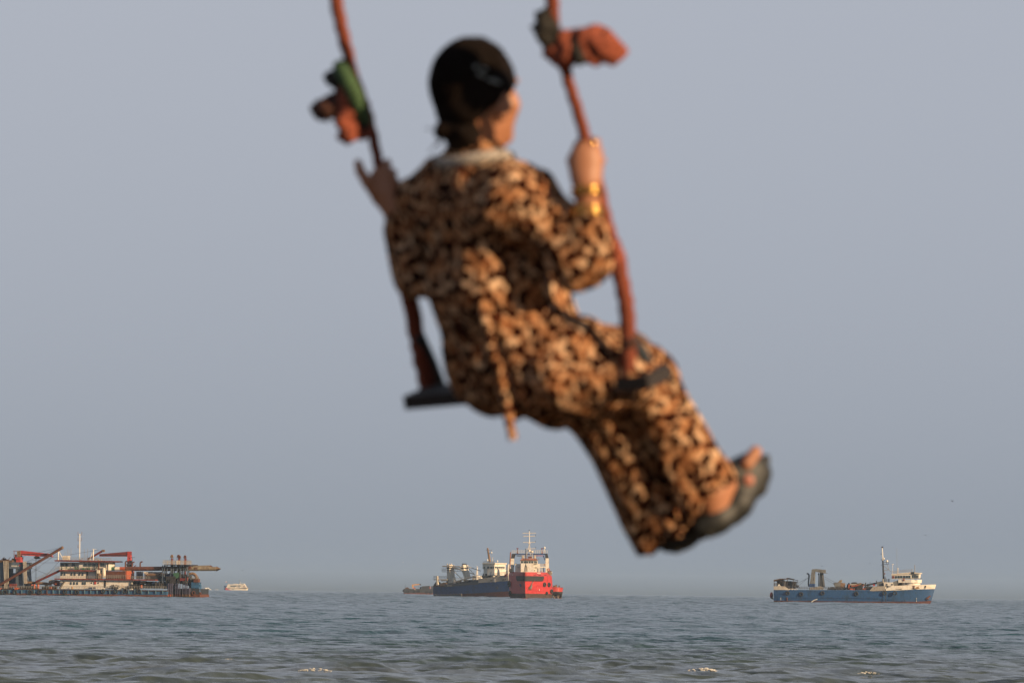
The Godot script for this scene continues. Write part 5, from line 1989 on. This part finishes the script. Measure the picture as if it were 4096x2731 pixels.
	for i in 150:      # combed strands from the brow over the crown to the knot
		var th := rng.randf_range(-1.25, 1.25)
		var lift := rng.randf_range(0.998, 1.03)
		var run := []
		var t0 := rng.randf_range(0.1, 0.5)
		for k in 7:
			var t := lerpf(t0, 1.0, k / 6.0)
			var g := lerpf(0.95, -2.45, t)      # from the front over the top to the nape
			var squeeze := sin(th) * (1.0 - 0.75 * smoothstep(0.55, 1.0, t))
			run.push_back(c + up * 0.006 - f * 0.010 + (f * sin(g) * 0.098 + up * cos(g) * 0.098) * sqrt(1.0 - squeeze * squeeze) * lift + r * squeeze * 0.080 * lift - base)
		tube(run, 0.0017, 4)
	rng.seed = 8
	for i in 10:      # loose strands at the nape
		var o := c - f * 0.085 - up * rng.randf_range(0.085, 0.12) - r * rng.randf_range(0.0, 0.03)
		bar(o - base, o + Vector3(rng.randfn(-0.014, 0.006), rng.randfn(-0.008, 0.006), 0.0) - base, 0.0012, 4)
	var hs := done("hair_strand", M.hair, w)
	hs.set_meta("kind", "stuff")
	var clip := c + (B * Vector3(0.0, 0.02, 0.094))
	for p in [[-0.018, 0.006, 0.022, 0.35], [0.004, 0.002, 0.02, -0.5], [0.034, -0.012, 0.022, -0.3], [-0.004, 0.016, 0.012, 0.9], [0.014, 0.012, 0.010, 0.2]]:
		var q: Vector3 = clip + B * Vector3(p[0], p[1], -0.006 - absf(p[0]) * 0.25)
		var d := B * Vector3(cos(p[3]), sin(p[3]), 0)
		tube([q - d * p[2] * 0.7 - base, q - base, q + d * p[2] * 0.7 - base], [0.002, 0.0055, 0.002], 8)
	done("hair_clip", M.clip, w)
	# ---- tunic
	var tunic := [cap(1025, 470, 0.0, 0.092, 1158, 465, 0.16, 0.092, 0.04), cap(992, 446, -0.02, 0.054, 1195, 448, 0.18, 0.048, 0.05), cap(1068, 432, 0.085, 0.058, 1112, 428, 0.095, 0.058, 0.04), cap(1095, 470, 0.07, 0.104, 1120, 640, 0.055, 0.094, 0.05), cap(1100, 640, 0.04, 0.086, 1152, 640, 0.08, 0.088, 0.04), cap(1185, 530, 0.0, 0.08, 1202, 660, -0.05, 0.082, 0.05), cap(1202, 660, -0.05, 0.082, 1250, 770, -0.09, 0.085, 0.05),
		cap(1125, 640, 0.06, 0.098, 1192, 808, 0.0, 0.108, 0.05), cap(1104, 680, 0.02, 0.088, 1146, 800, -0.03, 0.096, 0.04), cap(1150, 824, -0.05, 0.101, 1285, 832, 0.055, 0.098, 0.05), cap(1285, 838, 0.055, 0.098, 1425, 850, -0.13, 0.088, 0.04), cap(1262, 848, 0.07, 0.071, 1440, 868, 0.11, 0.055, 0.05), cap(1150, 838, -0.05, 0.096, 1320, 890, -0.21, 0.084, 0.05),
		cap(1212, 462, 0.18, 0.054, 1336, 598, 0.190, 0.052, 0.04), cap(1336, 598, 0.190, 0.052, 1345, 515, 0.220, 0.042, 0.05), cap(965, 452, -0.03, 0.054, 956, 632, -0.01, 0.049, 0.03), cap(956, 632, -0.01, 0.046, 918, 530, -0.03, 0.038, 0.03)]
	sdf(tunic, 0.010, base, folds, 0.012, (up - f * 0.25).normalized())
	done("tunic", M.cloth, w)
	for q in [[340.0, 0.058], [350.0, 0.063], [360.0, 0.071]]:
		var loop := []
		for i in 25:
			var a := TAU * i / 24.0
			loop.push_back(W(1090, q[0], 0.086) + r * q[1] * cos(a) + f * (q[1] - 0.006) * sin(a) + up * 0.006 * cos(a * 2.0) - base)
		tube(loop, 0.0085, 8)
	done("collar", M.cloth, w)
	var band := []
	for i in 25:
		var a := TAU * i / 24.0
		band.push_back(W(1091, 366, 0.09) + r * 0.082 * cos(a) + f * 0.07 * sin(a) + up * 0.006 * cos(a * 2.0) - base)
	tube(band, 0.0135, 8)
	done("collar_trim", M.collar_band, w, "pale band round the collar")
	# ---- tie of the tunic that hangs down the back
	tube(shift(wobble(along([W(1100, 655, 0.16), W(1112, 705, 0.165), W(1128, 765, 0.165), W(1140, 820, 0.155), W(1152, 870, 0.145), W(1160, 925, 0.13), W(1168, 965, 0.125), W(1179, 1012, 0.12)], 0.012), 0.012, 3), base), 0.0112, 10, 2, 40.0)
	done("cord", M.cloth, w, "tie of the tunic hanging down the back")
	# ---- wide trousers, open at the hem
	var hem := (B * Vector3(0.736, -0.678, 0.0)).normalized()
	sdf([cap(1300, 845, 0.04, 0.084, 1476, 864, -0.2, 0.074, 0.04), cap(1170, 850, -0.06, 0.088, 1376, 918, -0.27, 0.078, 0.04), cap(1476, 864, -0.2, 0.074, 1605, 1100, -0.32, 0.070, 0.015), cap(1605, 1100, -0.32, 0.070, 1660, 1200, -0.36, 0.088, 0.02), cap(1376, 918, -0.27, 0.078, 1520, 1195, -0.40, 0.078, 0.015), cap(1520, 1195, -0.39, 0.078, 1580, 1300, -0.42, 0.094, 0.02),
		[2, W(1590, 1192, -0.38), hem, 0.0, 0.0, 0.0], [2, W(1465, 1276, -0.38), (B * Vector3(0.33, -0.94, 0.0)).normalized(), 0.0, 0.0, 0.0],
		cap(1600, 1100, -0.32, 0.052, 1680, 1240, -0.37, 0.072, 0.0, 3), cap(1530, 1215, -0.395, 0.05, 1590, 1330, -0.42, 0.066, 0.0, 3), cap(1590, 1200, -0.36, 0.035, 1640, 1290, -0.38, 0.045, 0.0, 3)], 0.010, base, folds, 0.014, (W(1605, 1100, -0.32) - W(1476, 864, -0.2)).normalized())
	done("trousers", M.cloth, w)
	# ---- bangles and ring
	for q in [[1348, 437, 0.242, 0.031, 0.0032], [1349, 448, 0.240, 0.0305, 0.003], [1350, 482, 0.246, 0.034, 0.0036], [1351, 494, 0.248, 0.035, 0.0034]]:
		ring(W(q[0], q[1], q[2]) - base, B.x, (B.z + B.y * 0.2).normalized(), q[3], q[4], 22, 8)
		done("bangle", M.gold, w)
	ring(W(1364, 330, 0.248) - base, B.y, B.z, 0.011, 0.003, 14, 6)
	done("ring", M.gold, w)
	# ---- sandals
	var sand := func(du: float, dv: float, dz: float, label: String) -> void:
		var a := []
		for e in [-1.0, 0.0, 1.0]:
			var zz: float = dz + 0.027 * e
			a.append_array([cap(1630 + du, 1219 + dv, -0.345 + zz, 0.016, 1690 + du, 1184 + dv, -0.375 + zz, 0.013, 0.02), cap(1690 + du, 1184 + dv, -0.375 + zz, 0.013, 1744 + du, 1118 + dv, -0.41 + zz, 0.014, 0.02), cap(1744 + du, 1118 + dv, -0.41 + zz, 0.014, 1760 + du, 1052 + dv, -0.43 + zz, 0.010, 0.02)])
		sdf(a, 0.006, base)
		var o := done("sandal", M.sole, w, label)
		sdf([cap(1612 + du, 1208 + dv, -0.325 + dz, 0.024, 1650 + du, 1190 + dv, -0.33 + dz, 0.030, 0.02), cap(1686 + du, 1086 + dv, -0.355 + dz, 0.030, 1722 + du, 1070 + dv, -0.385 + dz, 0.031, 0.02), cap(1640 + du, 1200 + dv, -0.33 + dz, 0.027, 1694 + du, 1160 + dv, -0.355 + dz, 0.032, 0.02), cap(1694 + du, 1150 + dv, -0.355 + dz, 0.032, 1722 + du, 1112 + dv, -0.385 + dz, 0.036, 0.02), cap(1698 + du, 1100 + dv, -0.37 + dz, 0.026, 1738 + du, 1086 + dv, -0.40 + dz, 0.034, 0.02)], 0.006, base)
		done("upper", M.sandal, o)
	sand.call(0.0, 0.0, 0.0, "dark sandal on the right foot")
	sand.call(-78.0, 36.0, -0.07, "dark sandal on the left foot")
	ball(W(1719, 1103, -0.338) - base, Vector3(0.014, 0.014, 0.008), 10)
	done("toe_hole", M.skin_warm, w, "skin showing through the round hole of the sandal")

# ------------------------------------------------------------------ the scene
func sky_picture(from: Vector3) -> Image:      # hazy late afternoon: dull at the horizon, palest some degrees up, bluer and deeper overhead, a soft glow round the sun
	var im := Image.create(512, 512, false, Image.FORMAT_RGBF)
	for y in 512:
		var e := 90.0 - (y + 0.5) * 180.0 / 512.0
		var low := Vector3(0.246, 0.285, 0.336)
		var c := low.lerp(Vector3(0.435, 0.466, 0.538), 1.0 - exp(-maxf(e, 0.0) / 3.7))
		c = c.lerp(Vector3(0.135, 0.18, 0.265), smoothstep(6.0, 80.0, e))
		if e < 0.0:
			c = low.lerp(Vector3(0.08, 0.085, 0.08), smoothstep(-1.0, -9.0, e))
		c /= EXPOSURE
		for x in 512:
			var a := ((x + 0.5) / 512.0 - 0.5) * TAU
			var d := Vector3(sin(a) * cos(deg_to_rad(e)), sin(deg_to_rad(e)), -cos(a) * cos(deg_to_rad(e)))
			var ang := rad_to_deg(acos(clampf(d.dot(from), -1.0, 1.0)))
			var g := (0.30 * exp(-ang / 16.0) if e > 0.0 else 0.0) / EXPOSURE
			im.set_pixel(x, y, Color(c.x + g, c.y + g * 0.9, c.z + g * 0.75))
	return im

func _ready() -> void:
	# camera
	cam = Camera3D.new()
	cam.name = "camera"
	add_child(cam)
	var pitch := atan((2366.5 - 1365.5) / F4)
	cx = Transform3D(Basis(Vector3.RIGHT, pitch) * Basis(Vector3.BACK, ROLL), Vector3(0, EYE, 0))
	cam.transform = cx
	var at := CameraAttributesPhysical.new()
	at.frustum_focal_length = 235.4
	at.exposure_aperture = 11.2
	at.frustum_focus_distance = 1300.0
	at.frustum_far = 9000.0
	at.frustum_near = 0.5
	cam.attributes = at
	cam.keep_aspect = Camera3D.KEEP_HEIGHT
	cam.fov = rad_to_deg(2.0 * atan(1365.5 / F4))
	cam.near = 0.5
	cam.far = 9000.0
	# sky, haze and exposure
	var e := Environment.new()
	e.background_mode = Environment.BG_SKY
	var az := deg_to_rad(54.0)
	var el := deg_to_rad(17.0)
	var from := Vector3(sin(az) * cos(el), sin(el), cos(az) * cos(el))
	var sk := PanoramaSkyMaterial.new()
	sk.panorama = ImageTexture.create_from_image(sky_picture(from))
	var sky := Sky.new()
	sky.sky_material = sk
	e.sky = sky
	e.tonemap_mode = Environment.TONE_MAPPER_LINEAR
	e.tonemap_exposure = EXPOSURE
	e.sdfgi_enabled = true
	e.ssao_enabled = true
	e.ssil_enabled = true
	e.fog_enabled = true
	e.fog_mode = Environment.FOG_MODE_EXPONENTIAL
	e.fog_density = 0.000052
	e.fog_light_color = col(0.52, 0.70, 0.92)
	var we := WorldEnvironment.new()
	we.name = "world"
	we.environment = e
	add_child(we)
	# late sun, low from behind the camera's right shoulder
	var sun := DirectionalLight3D.new()
	sun.name = "sun"
	sun.light_color = Color(1.0, 0.86, 0.68)
	sun.light_energy = 1.6
	sun.light_angular_distance = 0.5
	sun.shadow_enabled = true
	add_child(sun)
	sun.look_at_from_position(from * 50.0, Vector3.ZERO, Vector3.UP)

	make_materials()
	build_sea()
	build_dredger()
	build_ferry()
	build_barge()
	build_trawler()
	build_white_boat()
	build_red_ship()
	build_tug()
	build_supply_ship()
	build_swing()
	build_woman()
	build_birds()
	foam_heap("wave_foam", sea_point(2810, 2690) + Vector3(0, 0.04, 0), 0.95, 0.10, 0.5, 90, 31, "white foam on a small breaking wave below the red ship")
	foam_heap("wave_foam", sea_point(1258, 2700) + Vector3(0, 0.11, 0), 0.85, 0.08, 0.4, 60, 32, "thin foam on a small wave left of the centre")
	foam_heap("wave_foam", sea_point(3475, 2710) + Vector3(0, 0.10, 0), 0.6, 0.07, 0.4, 40, 33, "thin foam on a small wave below the blue ship")
	foam_heap("wave_foam", sea_point(912, 2651) + Vector3(0, 0.09, 0), 0.35, 0.04, 0.3, 20, 34, "fleck of foam on the water at the left")
